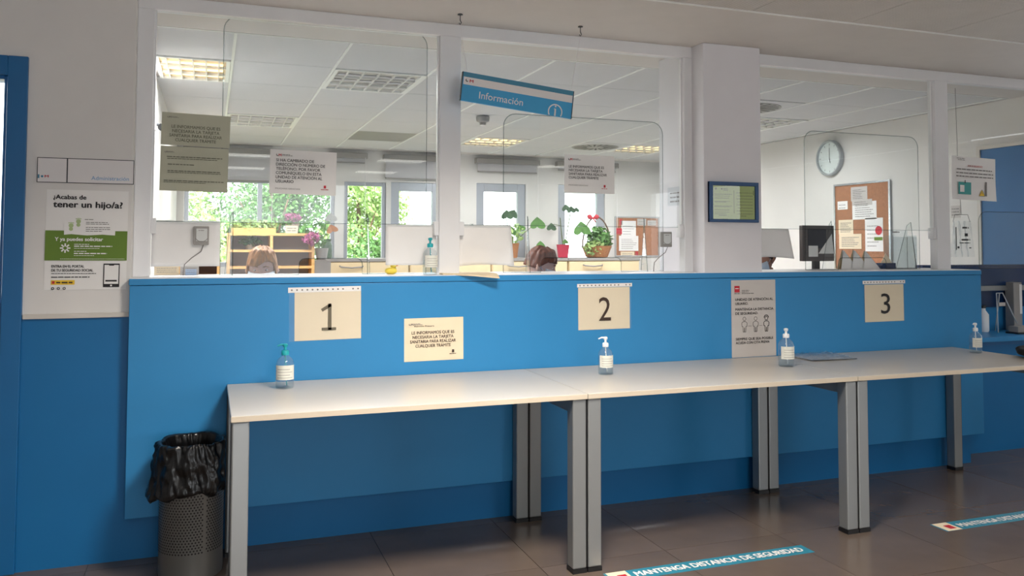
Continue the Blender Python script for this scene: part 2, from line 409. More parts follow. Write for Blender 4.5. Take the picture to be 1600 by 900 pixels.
# far wall with window openings
FY = 5.95
OPEN = [(-.36, 1.29, 1.12, 2.12), (1.40, 1.90, 1.12, 2.12), (1.96, 2.58, 1.12, 2.13), (3.04, 3.70, 1.12, 2.15), (4.15, 4.82, 1.12, 2.16)]
wf = struct(B(-.62, 5.86, FY, FY + .2, 0, 1.12).build('wall_far', OFFW), 'office window wall')
B(-.62, 5.86, FY, FY + .2, 2.16, ZC).build('wall_panel', OFFW, wf)
xs = -.62
for a, b, z0, z1 in OPEN:
    B(xs, a, FY, FY + .2, 1.12, 2.16).build('wall_panel', OFFW, wf)
    if z1 < 2.16: B(a, b, FY, FY + .2, z1, 2.16).build('wall_panel', OFFW, wf)
    xs = b
B(xs, 5.86, FY, FY + .2, 1.12, 2.16).build('wall_panel', OFFW, wf)
for n, (a, b, z0, z1) in enumerate(OPEN):
    w = sroot('window_%d' % (n + 2), ((a + b) / 2, FY + .04, z0), 'aluminium office window in the far wall')
    fw = .045 if n < 2 else .105
    for nm, bx in [('frame_side', (a, a + fw)), ('frame_side', (b - fw, b))]:
        B(bx[0], bx[1], FY + .02, FY + .08, z0, z1).build(nm, ALUW, w, local=False, bevel=.004)
    B(a + fw, b - fw, FY + .02, FY + .08, z1 - fw, z1).build('frame_head', ALUW, w, local=False, bevel=.004)
    B(a + fw, b - fw, FY + .02, FY + .08, z0, z0 + .05).build('frame_sill', ALUW, w, local=False, bevel=.004)
    if n == 0:
        B(.42, .47, FY + .02, FY + .08, z0 + .05, z1 - fw).build('mullion', ALUW, w, local=False)
    B(a + fw, b - fw, FY + .048, FY + .052, z0 + .05, z1 - fw).build('pane', GLASS, w, local=False)

# glazed partition above the counter
FYF, FYB = .13, .19
gp = sroot('window_1', (2.6, .16, 1.216), 'white framed glazed screen above the blue counter')
def fr(nm, *a): return B(*a).build(nm, FRAME, gp, local=False, bevel=.003)
fr('beam', -.405, 5.68, FYF, FYB, 2.437, 2.5)
fr('jamb', -.405, -.335, FYF, FYB, 1.216, 2.437); fr('mullion', 1.009, 1.117, FYF, FYB, 1.216, 2.437)
fr('jamb', 2.44, 2.50, FYF, FYB, 1.216, 2.437); fr('mullion', 4.306, 4.416, FYF, FYB, 1.216, 2.437); fr('jamb', 5.60, 5.68, FYF, FYB, .76, 2.437)
for a, b, z in [(-.335, 1.009, 1.468), (1.117, 2.44, 1.468), (2.88, 4.306, 1.466), (4.416, 5.60, 1.235)]:
    B(a, b, .157, .163, z, 2.437).build('glass_pane', GLASS, gp, local=False)
    B(a, b, .1565, .1635, z - .002, z + .001).build('pane_edge', ACEDGE, gp, local=False)
    for e in (a, b):
        s = 1 if e == a else -1
        B(min(e, e + s * .008), max(e, e + s * .008), .150, .170, z, 2.437).build('glazing_bead', FRAME, gp, local=False)
for x, w in [(-.335, .022), (.985, .024), (1.117, .026), (2.414, .026), (2.88, .02), (4.28, .026)]:
    B(x, x + w, .138, .182, 1.412, 1.483).build('bracket', FRAME, gp, local=False, bevel=.002)
# round-edged concrete column, boxed in white
struct(B(2.492, 2.872, .012, .50, 1.213, ZC).build('wall_column', mat('column_paint', (224, 222, 226), .6, var=.015), bevel=.004), 'white square column standing between the glazed bays')

# blinds
def blind(x0, x1, drop, lab):
    t = thing('roller_blind', lab, 'blind', ((x0 + x1) / 2, FY - .06, 2.36), 'roller blinds over the office windows')
    B(x0, x1, FY - .10, FY - .005, 2.39, 2.455).build('cassette', GREYL, t, local=False, bevel=.006)
    B(x0 + .03, x1 - .03, FY - .055, FY - .052, 2.40 - drop, 2.40).build('fabric', BLINDM, t, local=False)
    B(x0 + .03, x1 - .03, FY - .062, FY - .045, 2.385 - drop, 2.40 - drop).build('bottom_bar', GREYL, t, local=False)
    MB().tube([(x1 - .03, FY - .105, 2.4), (x1 - .03, FY - .105, 1.6)], .003, 5).build('cord', SIGNW, t, local=False)
blind(-.38, .60, .30, 'rolled blind over the leafy window nearest the left wall'); blind(1.20, 1.66, .05, 'short rolled blind above the narrow leafy window'); blind(1.85, 2.62, .22, 'half lowered grey blind left of the white mullion')
blind(3.01, 3.86, .10, 'blind with wide cassette above the window with white glare'); blind(4.10, 4.98, .05, 'blind partly hidden behind the notice on the second bay')

# blue door on the left
d1 = sroot('door_1', (-1.27, WY, 0), 'blue door with glazed panel at the left')
B(-.893, -.818, WY - .02, .25, 0, 2.157).build('door_frame', DBLUE, d1, local=False, bevel=.003)
B(-1.75, -1.675, WY - .02, .25, 0, 2.157).build('door_frame', DBLUE, d1, local=False, bevel=.003)
B(-1.675, -.893, WY - .02, .25, 2.075, 2.157).build('door_head', DBLUE, d1, local=False, bevel=.003)
B(-.910, -.893, .06, .10, .01, 2.075).build('door_stile', DBLUE, d1, local=False, bevel=.003); B(-1.675, -1.63, .07, .12, .01, 2.075).build('door_stile', DBLUE, d1, local=False, bevel=.003)
B(-1.63, -.910, .06, .10, .01, 1.14).build('door_panel', DBLUE, d1, local=False, bevel=.003); B(-1.63, -.910, .06, .10, 2.06, 2.075).build('door_rail', DBLUE, d1, local=False)
B(-1.63, -.910, .078, .082, 1.14, 2.06).build('pane', GLASS, d1, local=False)
# blue door on the office side wall
d2 = sroot('door_7', (5.67, .6, 0), 'blue door on the office side wall')
B(5.655, 5.68, .32, .955, 0, 2.13).build('leaf', DBLUE, d2, local=False, bevel=.003)
B(5.645, 5.68, .955, .985, 0, 2.16).build('door_frame', SKIRT, d2, local=False); B(5.645, 5.68, .32, .955, 2.13, 2.16).build('door_head', SKIRT, d2, local=False)
MB().tube([(5.655, .62, 1.02), (5.60, .62, 1.02), (5.60, .50, 1.02)], .009, 8).build('handle', CHROME, d2, local=False, smooth=True)

# outside: hillside, trees
hl = []
mb = MB(); nx, ny = 24, 20
for j in range(ny + 1):
    for i in range(nx + 1):
        x = -10 + 24 * i / nx; y = 6.6 + 20 * j / ny
        z = -.3 + max(0, y - 8.5) * .12 * max(0, min(1, (5 - x) / 4)) + .15 * mnoise.noise(Vector((x * .6, y * .6, 0)))
        mb.v.append((x, y, z))
mb.f = [(j * (nx + 1) + i, j * (nx + 1) + i + 1, (j + 1) * (nx + 1) + i + 1, (j + 1) * (nx + 1) + i) for j in range(ny) for i in range(nx)]
struct(mb.build('ground_outside', GRASS, smooth=True), 'sunlit slope outside the office windows')
def tree(name, lab, cat, x, y, z0, h, rad, n, lm, seed, lo=.25):
    rn = random.Random(seed)
    t = thing(name, lab, cat, (x, y, z0), 'trees and shrubs outside the windows')
    tk = MB(); tk.tube([(0, 0, -.2), (.04, 0, h * .3), (-.03, .03, h * .7)], [.09, .07, .03], 7)
    for k in range(4):
        a = k * 1.7; tk.tube([(0, 0, h * .3), (rad * .5 * cos(a), rad * .5 * sin(a), h * .62)], [.035, .012], 5)
    tk.build('trunk', BARK, t, smooth=True)
    cr = MB(); cl_ = [(rn.uniform(-.6, .6) * rad, rn.uniform(-.6, .6) * rad, h * rn.uniform(lo + .1, .9), rad * rn.uniform(.3, .55)) for _ in range(16)]
    for _ in range(n):
        cx, cy, cz, cr_ = rn.choice(cl_)
        d = Vector((rn.gauss(0, 1), rn.gauss(0, 1), rn.gauss(0, .8))).normalized() * cr_ * rn.uniform(.55, 1.05)
        p = Vector((cx, cy, cz)) + d; s = rn.uniform(.03, .065)
        u = Vector((rn.gauss(0, 1), rn.gauss(0, 1), rn.gauss(0, 1))).normalized(); w = u.cross(Vector((rn.gauss(0, 1), rn.gauss(0, 1), rn.gauss(0, 1)))).normalized()
        cr.add([p - u * s, p + w * s * .5, p + u * s, p - w * s * .5], [(0, 1, 2), (0, 2, 3)])
    cr.build('crown', lm, t, kind='stuff')
tree('tree', 'light green tree seen at the left edge of the leafy window', 'tree', -.6, 11.0, .1, 2.6, 1.0, 6500, LEAFL, 1, .1)
tree('tree', 'dark green tree outside, behind the wooden shelf unit', 'tree', 1.0, 12.2, .2, 3.4, 1.4, 10000, LEAF, 2, .05)
tree('tree', 'green tree outside the narrow window left of the mullion', 'tree', 2.6, 12.0, .2, 2.9, 1.1, 7000, LEAFL, 3, .1)
tree('shrub', 'low bright shrub on the slope outside, above the wooden shelf', 'shrub', .6, 9.2, 0, 1.3, .7, 4000, LEAFL, 4, 0)
tree('shrub', 'low green shrub outside the narrow leafy window', 'shrub', 2.3, 9.4, 0, 1.5, .7, 4000, LEAF, 5, 0)

# ================================================================== COUNTER
ct = thing('reception_counter', 'long blue laminate reception counter under the glazed screen', 'counter', (2.06, .2, .188))
B(-.405, 4.52, 0, .049, .188, 1.183).build('front_panel', BLUE, ct, local=False, bevel=.002)
B(-.408, 4.523, -.003, .44, 1.185, 1.213).build('cap_board', BLUE, ct, local=False, bevel=.003)
B(-.405, 4.52, .002, .44, 1.213, 1.216).build('white_top', FRAME, ct, local=False)
B(4.40, 4.52, .049, .44, .188, 1.183).build('end_panel', BLUE, ct, local=False)
# lower ledge and niche past the counter end
lc = thing('low_counter', 'lower blue counter ledge beyond the right end of the main counter', 'counter', (5.1, .3, .70))
B(4.525, 5.60, .14, .56, .735, .765).build('worktop', BLUE, lc, local=False, bevel=.003)
B(4.525, 5.60, .216, .30, .70, .735).build('front_rail', DBLUE, lc, local=False)
B(4.525, 5.60, .50, .53, .765, .93).build('back_panel', BLUE, lc, local=False); B(4.525, 5.60, .49, .53, .93, 1.05).build('dark_back_panel', NAVY, lc, local=False)  # upper part of the back panel in a darker navy
B(4.525, 5.60, .46, .53, 1.085, 1.235).build('upper_board', NAVY, lc, local=False, bevel=.003)
B(4.525, 5.60, .45, .53, 1.05, 1.085).build('light_strip', ALU, lc, local=False)

# ================================================================== TABLES
L, D, H = 1.4218, .7505, .74
def table(x0, lab):
    t = thing('table', lab, 'table', (x0 + L / 2, -D / 2, 0), 'cream tables in a row along the counter')
    B(x0 + .001, x0 + L - .001, -D, -.004, H - .022, H).build('tabletop', TABLE, t, local=False, bevel=.002)
    B(x0 + .002, x0 + L - .002, -D - .0012, -D + .0005, H - .0215, H - .0025).build('edge_band', EDGE, t, local=False)
    w = .062
    for xx in (x0 + .004, x0 + L - .004 - w):
        for yy in (-D + .006, -.006 - w):
            l = B(xx, xx + w, yy, yy + w, .018, H - .022).build('leg', ALU, t, local=False, bevel=.006)
            f = B(xx - .001, xx + w + .001, yy - .001, yy + w + .001, 0, .018); o = f.build('foot', BLACKP, l, local=True)
            o.data.transform(Matrix.Translation(-wloc(t)))
            gap = B(xx + w, xx + w + .0025, yy + .004, yy + w - .004, .02, H - .03) if xx > x0 + .5 else B(xx - .0025, xx, yy + .004, yy + w - .004, .02, H - .03)
            o = gap.build('side_shade', BLACKP, l, local=True); o.data.transform(Matrix.Translation(-wloc(t)))  # thin black sheet painting the shade on the leg side and gap
        # side beam, deeper in the middle than at the legs
        MB().add([(xx + .012, -D + .068, H - .022), (xx + w - .012, -D + .068, H - .022), (xx + w - .012, -.07, H - .022), (xx + .012, -.07, H - .022),
                  (xx + .012, -D + .068, H - .085), (xx + w - .012, -D + .068, H - .085), (xx + w - .012, -.07, H - .085), (xx + .012, -.07, H - .085)],
                 [(0, 3, 2, 1), (4, 5, 6, 7), (0, 1, 5, 4), (1, 2, 6, 5), (2, 3, 7, 6), (3, 0, 4, 7)]).build('side_rail', ALU, t, local=False)
    B(x0 + .07, x0 + L - .07, -.42, -.38, H - .06, H - .022).build('cross_rail', ALU, t, local=False)
table(0, 'cream table with grey legs beside the waste bin')
table(L, 'middle cream table with grey legs, below the numeral two sheet')
table(2 * L, 'cream table at the right end, below the numeral three sheet')

# ================================================================== WASTE BIN
bx, by, br = -.135, -.185, .126
wbn = thing('waste_bin', 'perforated grey metal waste bin with black liner left of the tables', 'waste bin', (bx, by, 0))
MB().lathe([(br - .01, 0), (br - .002, .004), (br, .02), (br, .44), (br + .003, .445), (br - .004, .45), (br - .006, .44), (br - .006, .02), (0.001, .015)], 40, cap=False).build('body', BINM, wbn, smooth=2)
hb = MB()
rows = 30; nh = 62
for r in range(rows):
    z = .115 + r * .0108
    for k in range(nh):
        a = 2 * pi * (k + .5 * (r % 2)) / nh
        if abs((a - 5.15 + pi) % (2 * pi) - pi) < .06: continue
        c = Vector((cos(a), sin(a), 0)) * (br + .0006); tv = Vector((-sin(a), cos(a), 0)); s = .0037
        hb.add([c + Vector((0, 0, z)) + tv * s * cos(q * pi / 3) + Vector((0, 0, s * sin(q * pi / 3))) for q in range(6)], [tuple(range(6))])
hb.build('perforation', HOLE, wbn, kind='stuff')
outer = [(.134, .342), (.150, .347), (.158, .36), (.158, .38), (.154, .41), (.150, .44), (.147, .47), (.144, .50), (.141, .525), (.137, .541), (.130, .548), (.120, .545), (.112, .52), (.108, .47), (.10, .40)]
prof = []
for (r0, z0), (r1, z1) in zip(outer[:-1], outer[1:]):
    for q in range(3): prof.append((r0 + (r1 - r0) * q / 3, z0 + (z1 - z0) * q / 3))
n = 150; mbb = MB()
def ridge(p): return 1 - abs(mnoise.noise(p)) * 2
for q, (r, z) in enumerate(prof):
    out_ = q < 30; low = max(0, 1 - q / 12)
    for k in range(n):
        a = 2 * pi * k / n; c, s_ = cos(a), sin(a)
        wv = mnoise.noise(Vector((c * 2.4, s_ * 2.4, z * 9))) * .014 + (ridge(Vector((c * 5 + z * 8, s_ * 5, z * 13))) - .5) * .012 + (ridge(Vector((c * 11, s_ * 11 + z * 10, z * 24))) - .5) * .006
        left = max(0, cos(a - pi * 1.1)) ** 4
        rr = r + wv * (1 if out_ else .4) + left * .035 * low
        zz = z + mnoise.noise(Vector((c * 2.5, s_ * 2.5, 7))) * (.03 * low + .010) - .012 * low * left
        mbb.v.append((min(rr * c, .130), min(rr * s_, .178), zz))
m_ = len(prof); mbb.f = [(i * n + k, i * n + (k + 1) % n, (i + 1) * n + (k + 1) % n, (i + 1) * n + k) for i in range(m_ - 1) for k in range(n)]
o = mbb.build('liner_bag', BAGM, wbn, smooth=True, label='crumpled black plastic liner folded over the rim')

# ================================================================== PAPER NOTICES
def sheet(name, lab, cat, cx, z0, y, w, h, m, rot=0.0, group=None, curl=0.0):
    t = thing(name, lab, cat, (cx, y, z0), group, (0, rot, 0))
    mb = MB(); n = 8; vs = []
    for j in range(n + 1):
        for i in range(n + 1):
            u, v = i / n, j / n
            vs.append((-w / 2 + w * u, -.0008 - curl * ((1 - v) ** 3) * (.5 + .5 * u), h * v))
    fs = [(j * (n + 1) + i, j * (n + 1) + i + 1, (j + 1) * (n + 1) + i + 1, (j + 1) * (n + 1) + i) for j in range(n) for i in range(n)]
    o = mb.add(vs, fs).build('sheet', m, t)
    md = o.modifiers.new('thick', 'SOLIDIFY'); md.thickness = .0006; md.offset = -1
    return t
def logo(t, x, z, s, y=-.003, grey=False):
    a = MB(); text(a, 'M', x + s * .9, z, s, s * 1.0, y, .03); a.build('logo_red', INKL if grey else RED, t)
    a = MB(); ring(a, x + s * .42, z + s * .55, s * .28, s * .5, y, 12, pi * .7, pi * 1.75); disc(a, x + s * .45, z + s * .2, s * .2, y, 8); a.build('logo_mark', INKL if grey else INK, t)
    a = MB(); bars(a, [(x + s * 2.2, x + s * 5.2, z + s * .65, s * .22), (x + s * 2.2, x + s * 6.2, z + s * .2, s * .22)], y); a.build('logo_print', INKL, t)
def stamp(t, x, z, s, m, y=-.003):
    a = MB(); rect(a, x - s * .4, x + s * .4, z, z + s, y); a.build('emblem', m, t)
    a = MB(); bars(a, [(x - s * 1.3, x + s * 1.2, z - s * .55, s * .22)], y); a.build('emblem_print', m, t)

PY = -.001
# numbered sheets in sleeves
def number_sheet(d, cx, z0, w, h, zs0, zs1, xs0, xs1, lab, flap=None, rot=0):
    t = sheet('number_sheet', lab, 'paper sign', cx, z0, PY, w, h, PAPER, rot, 'numbered sheets on the counter front')
    x0, x1 = xs0 - cx, xs1 - cx
    a = MB(); rect(a, x0, x1, zs0 - z0, zs1 - z0, -.002); st = a.build('sleeve_strip', PAPW, t, label='white punched strip of the plastic sleeve')
    a = MB()
    for k in range(14):
        if k in (11,): continue
        disc(a, x0 + (x1 - x0) * (k + .7) / 14.3, (zs0 + zs1) / 2 - z0, .0042, -.0026, 8)
    a.build('punch_holes', INKL, st)
    a = MB(); rect(a, min(x0 + .004, -w / 2 - .004), max(x1 - .006, w / 2 + .002), -.002, zs0 - z0, -.0032); a.build('sleeve_film', SLEEVE, t)
    return t
t = number_sheet(1, .4435, .922, .305, .226, 1.144, 1.168, .262, .596, 'cream sheet with a faded numeral one near the left end of the counter', rot=radians(-.6))
a = MB(); a2 = [(-.015, .2)]
cx = .004; zb = .045
stroke(a, [(cx - .034, zb + .005), (cx + .032, zb + .005)], .013, -.004); stroke(a, [(cx + .003, zb), (cx + .003, zb + .122)], .0155, -.004); stroke(a, [(cx - .034, zb + .092), (cx + .009, zb + .118)], .0145, -.004)
a.build('numeral', mat('ink_faded', (106, 98, 82), .7), t)
t = number_sheet(2, 1.870, .925, .299, .219, 1.146, 1.164, 1.714, 2.034, 'cream sheet with a brown numeral two in the middle of the counter', rot=radians(-.3))
a = MB(); text(a, '2', .002, .045, .128, .070, -.004, .0, 'c'); a.build('numeral', INKB, t)
t = number_sheet(3, 3.738, .912, .297, .222, 1.138, 1.158, 3.575, 3.900, 'cream sheet with a black numeral three near the right end of the counter', rot=radians(-.3))
a = MB(); text(a, '3', .006, .048, .125, .070, -.004, .0, 'c'); a.build('numeral', INK, t)

t = sheet('notice_sheet', 'cream notice about the health card taped to the blue counter between 1 and 2', 'paper notice', .952, .803, PY, .296, .207, PAPER, radians(-.4))
logo(t, -.125, .172, .011, grey=True)
a = MB(); text(a, 'Atención Primaria', -.10, .165, .007, .10, -.003, .01)
for k, s in enumerate(['LE INFORMAMOS QUE ES', 'NECESARIA LA TARJETA', 'SANITARIA PARA REALIZAR', 'CUALQUIER TRÁMITE']):
    text(a, s, -.005, .130 - k * .0212, .0146, [.212, .204, .228, .176][k], -.003, .008, 'c')
a.build('lettering', INKB, t); stamp(t, .095, .036, .014, INKB)

t = sheet('distance_poster', 'tall grey poster with three figures about keeping distance, on the counter', 'poster', 2.803, .742, PY, .296, .43, PAPG, radians(-.2))
a = MB(); rect(a, -.128, -.094, .362, .398, -.003); a.build('emblem', RED, t)
a = MB(); bars(a, [(-.124, -.098, .381, .004)], -.0035); a.build('emblem_star', PAPW, t)
a = MB(); bars(a, [(-.128, -.094, .353, .005), (-.08, -.03, .370, .004), (-.08, -.035, .362, .004), (-.08, 0, .353, .004)], -.003); a.build('fine_print', INKL, t)
a = MB()
for s, z, w in [('UNIDAD DE ATENCIÓN AL', .315, .252), ('USUARIO.', .292, .085), ('MANTENGA LA DISTANCIA', .260, .254), ('DE SEGURIDAD.', .237, .15), ('SIEMPRE QUE SEA POSIBLE', .095, .25), ('ACUDA CON CITA PREVIA', .074, .225)]:
    text(a, s, -.123, z, .0140, w, -.003, .010)
a.build('lettering', INK, t)
for k, cx in enumerate((-.065, .01, .082)):
    a = MB(); z = .14; tt = .0032
    ring(a, cx, z + .073, .0085, .0115, -.003, 14)
    stroke(a, [(cx - .016, z + .03), (cx - .018, z + .05), (cx - .008, z + .058), (cx + .008, z + .058), (cx + .018, z + .05), (cx + .016, z + .03), (cx + .010, z + .032), (cx + .009, z + .0), (cx + .001, z), (cx, z + .025), (cx - .001, z), (cx - .009, z), (cx - .010, z + .032), (cx - .016, z + .03)], tt, -.003)
    if k == 2: ring(a, cx, z + .076, .013, .017, -.003, 12, 0, pi)
    a.build('figure', INKL if k < 2 else INK, t)
a = MB(); bars(a, [(-.04, -.016, .172, .002), (.034, .056, .172, .002)], -.003); a.build('dashes', INKL, t)

# notices on the glass
GY = .1555
t = sheet('glass_notice', 'faded olive notice about the health card, upper of two on the left pane', 'paper notice', -.152, 1.818, GY, .298, .15, OLIVE, radians(1.2))
logo(t, -.125, .125, .008, grey=True)
a = MB()
for k, s in enumerate(['LE INFORMAMOS QUE ES', 'NECESARIA LA TARJETA', 'SANITARIA PARA REALIZAR', 'CUALQUIER TRÁMITE']): text(a, s, 0, .080 - k * .0205, .0142, [.212, .204, .228, .176][k], -.003, .004, 'c')
a.build('lettering', INKG, t)
t = sheet('glass_notice', 'olive sheet of small print hanging below the faded notice, left pane', 'paper notice', -.156, 1.608, GY, .294, .205, OLIVE, radians(.8))
logo(t, -.13, .175, .007, grey=True)
a = MB(); bars(a, [(-.12, .12, .155, .004), (-.118, .1, .147, .003), (-.115, .0, .12, .004), (-.115, .115, .09, .004), (-.115, .115, .083, .003), (-.13, .13, .045, .004), (-.13, .05, .038, .003)], -.003); a.build('fine_print', INKG, t)
t = sheet('glass_notice', 'white notice about change of address or phone on the left pane', 'paper notice', .335, 1.605, GY, .314, .212, PAPW, radians(1.0))
logo(t, -.128, .180, .012)
a = MB()
for k, s in enumerate(['SI HA CAMBIADO DE', 'DIRECCIÓN O NÚMERO DE', 'TELÉFONO, POR FAVOR', 'COMUNÍQUELO EN ESTA', 'UNIDAD DE ATENCIÓN AL', 'USUARIO']): text(a, s, -.128, .155 - k * .0203, .0142, [.177, .230, .208, .214, .218, .083][k], -.003, .006)
a.build('lettering', INK, t); a = MB(); text(a, 'MUCHAS GRACIAS', -.128, .022, .007, .115, -.003, 0); a.build('thanks_line', INKL, t); stamp(t, .104, .034, .014, RED)
t = sheet('glass_notice', 'white notice about the health card on the pane left of the column', 'paper notice', 1.859, 1.648, GY, .302, .208, PAPW, radians(.6))
logo(t, -.128, .175, .012)
a = MB()
for k, s in enumerate(['LE INFORMAMOS QUE ES', 'NECESARIA LA TARJETA', 'SANITARIA PARA REALIZAR', 'CUALQUIER TRÁMITE']): text(a, s, -.125, .136 - k * .0198, .0136, [.21, .202, .228, .178][k], -.003, .006)
a.build('lettering', INK, t); a = MB(); text(a, 'MUCHAS GRACIAS', -.125, .038, .007, .115, -.003, 0); a.build('thanks_line', INKL, t); stamp(t, .09, .034, .014, RED)
t = sheet('glass_notice', 'white safety notice with teal card and warning triangle on the far right pane', 'paper notice', 4.652, 1.668, GY, .385, .285, PAPW, radians(1.5), curl=.01)
a = MB(); bars(a, [(-.16, -.09, .268, .004), (-.15, -.09, .258, .004)], -.012); a.build('fine_print', INKL, t)
a = MB(); text(a, '¡POR SU SEGURIDAD!', 0, .218, .012, .13, -.012, .008, 'c'); a.build('heading', RED, t)
a = MB(); bars(a, [(-.16, .15, .196, .007), (-.165, .16, .172, .007), (-.165, .16, .150, .007)], -.012); a.build('text_rows', INKL, t)
a = MB(); rect(a, -.145, -.035, .035, .115, -.012); a.build('teal_card', TEAL, t)
a = MB(); rect(a, -.132, -.095, .05, .095, -.013); a.build('card_label', PAPW, t)
a = MB(); rect(a, -.092, -.085, .108, .128, -.013); a.build('card_clip', INK, t)
a = MB(); a.add([(.035, -.012, .03), (.085, -.012, .03), (.06, -.012, .072)], [(0, 1, 2)]); a.build('warning_triangle', YEL, t)
a = MB(); rect(a, .058, .062, .042, .058, -.013); stroke(a, [(.035, .03), (.085, .03), (.06, .072), (.035, .03)], .003, -.013); rect(a, .088, .104, .03, .125, -.012); a.build('triangle_ink', INKL, t)

# white sheets closing the hatch below the panes
def hatch_sheet(x0, x1, z0, z1, lab, wav=.0, slant=0.0):
    t = thing('hatch_sheet', lab, 'paper sheet', ((x0 + x1) / 2, .175, z0), 'white sheets hung below the glass')
    n = 12; vs = []; cx = (x0 + x1) / 2
    for j in range(n + 1):
        for i in range(n + 1):
            u, v = i / n, j / n
            vs.append((x0 + (x1 - x0) * u - cx + slant * (1 - v) * u, wav * sin(u * pi) * (1 - v) ** 2, (z1 - z0) * v + (1 - v) * wav * .35 * sin(u * pi)))
    o = MB().add(vs, [(j * (n + 1) + i, j * (n + 1) + i + 1, (j + 1) * (n + 1) + i + 1, (j + 1) * (n + 1) + i) for j in range(n) for i in range(n)]).build('sheet', PAPW, t, smooth=True)
    md = o.modifiers.new('thick', 'SOLIDIFY'); md.thickness = .0008
    a = MB(); rect(a, (x0 - x1) * .3, (x0 - x1) * .22, (z1 - z0) * .97, (z1 - z0) * 1.03, -.002); a.build('tape', SLEEVE, t)
hatch_sheet(-.333, -.037, 1.262, 1.474, 'white sheet closing the hatch at the left jamb')
hatch_sheet(.746, 1.005, 1.262, 1.467, 'white sheet closing the hatch just left of the mullion')
hatch_sheet(1.125, 1.41, 1.255, 1.470, 'white sheet curling in the hatch just right of the mullion', .02, .02)
hatch_sheet(2.90, 3.185, 1.287, 1.466, 'white sheet in the hatch beside the column, over a head', .03, .04)

# ================================================================== WALL SIGN, POSTER, FRAME
t = thing('wall_sign', 'white Administración name plate on the wall above the baby poster', 'sign', (-.588, WY, 1.625))
B(-.188, .188, -.012, 0, 0, .107).build('plate', SIGNW, t, bevel=.001)
a = MB(); rect(a, -.076, -.071, .001, .106, -.0125); rect(a, -.188, -.185, 0, .107, -.0125); rect(a, .185, .188, 0, .107, -.0125); rect(a, -.188, .188, 0, .003, -.0125); rect(a, -.188, .188, .104, .107, -.0125); a.build('plate_joint', GASK, t)
a = MB(); text(a, 'Administración', .02, .016, .017, .148, -.013, .0); a.build('lettering', SKYINK, t)
a = MB(); text(a, 'M', -.158, .022, .010, .014, -.013, .03); a.build('logo_red', RED, t)
a = MB(); rect(a, -.184, -.178, .018, .034, -.013); disc(a, -.168, .026, .005, -.013, 8); a.build('logo_mark', SIGND, t)

t = sheet('baby_poster', 'white and green poster headed Acabas de tener un hijo on the left wall', 'poster', -.582, 1.168, WY - .001, .318, .428, PAPW, radians(.3))
a = MB(); text(a, '¿Acabas de', -.132, .388, .019, .125, -.003, .022); text(a, 'tener un hijo/a?', -.132, .353, .027, .268, -.003, .024); a.build('heading', INK, t)
a = MB(); rect(a, -.159, .159, .125, .253, -.003); a.build('green_panel', GREENP, t)
a = MB(); a.add([(-.088, -.0036, .235), (-.06, -.0036, .238), (0, -.0036, .233), (.06, -.0036, .237), (.11, -.0036, .234), (.112, -.0036, .305), (-.09, -.0036, .305)], [(0, 1, 2, 3, 4, 5, 6)]); a.build('torn_note', PAPW, t)
a = MB()
for cx, cz in ((-.062, .272), (-.034, .290)):
    disc(a, cx, cz - .012, .008, -.0042, 12); disc(a, cx, cz + .003, .010, -.0042, 12, .95)
    for k in range(5): disc(a, cx - .009 + k * .0045, cz + .016 - abs(k - 2) * .001, .0022, -.0042, 8)
a.build('footprints', GREENL, t)
a = MB(); bars(a, [(-.01, .025, .300, .003), (-.005, .08, .288, .003), (-.005, .085, .281, .003), (-.005, .09, .266, .003), (-.005, .09, .258, .003), (-.005, .06, .250, .003)], -.0042); a.build('note_print', INKL, t)
a = MB(); text(a, 'Y ya puedes solicitar', -.122, .209, .016, .185, -.0042, .02)
for k in range(8):
    ang = k * pi / 4; stroke(a, [(-.082 + .007 * cos(ang), .178 + .007 * sin(ang)), (-.082 + .020 * cos(ang), .178 + .020 * sin(ang))], .006, -.0042)
bars(a, [(-.048, .01, .193, .003), (-.048, .10, .184, .0045), (-.048, .05, .176, .002), (-.048, .0, .163, .003), (-.048, .08, .153, .0045), (-.048, .03, .145, .002), (-.10, .15, .131, .0015)], -.0042); a.build('panel_lettering', PAPW, t)
a = MB(); text(a, 'ENTRA EN EL PORTAL', -.132, .095, .011, .125, -.003, .014); text(a, 'DE TU SEGURIDAD SOCIAL', -.132, .078, .011, .16, -.003, .014)
bars(a, [(-.132, .04, .068, .0025), (-.132, .015, .052, .004)], -.003)
for k in range(3): ring(a, -.125 + k * .022, .006, .003, .006, -.003, 10)
a.build('lettering', INK, t)
a = MB(); rect(a, -.132, -.042, .022, .041, -.003); a.build('yellow_box', YEL, t)
a = MB(); rect(a, -.128, -.118, .026, .037, -.0036); a.build('crest', RED, t); a = MB(); bars(a, [(-.112, -.05, .028, .006)], -.0036); a.build('box_print', INKB, t)
a = MB(); rect(a, .068, .132, .010, .112, -.003); a.build('phone_body', INK, t)
a = MB(); rect(a, .072, .128, .024, .106, -.0036); a.build('phone_screen', PAPW, t)
a = MB(); rect(a, .077, .122, .034, .041, -.0042); rect(a, .090, .110, .103, .106, -.0042); a.build('phone_buttons', INK, t)
a = MB(); disc(a, .10, .017, .004, -.0042, 10); a.build('home_button', PAPW, t)

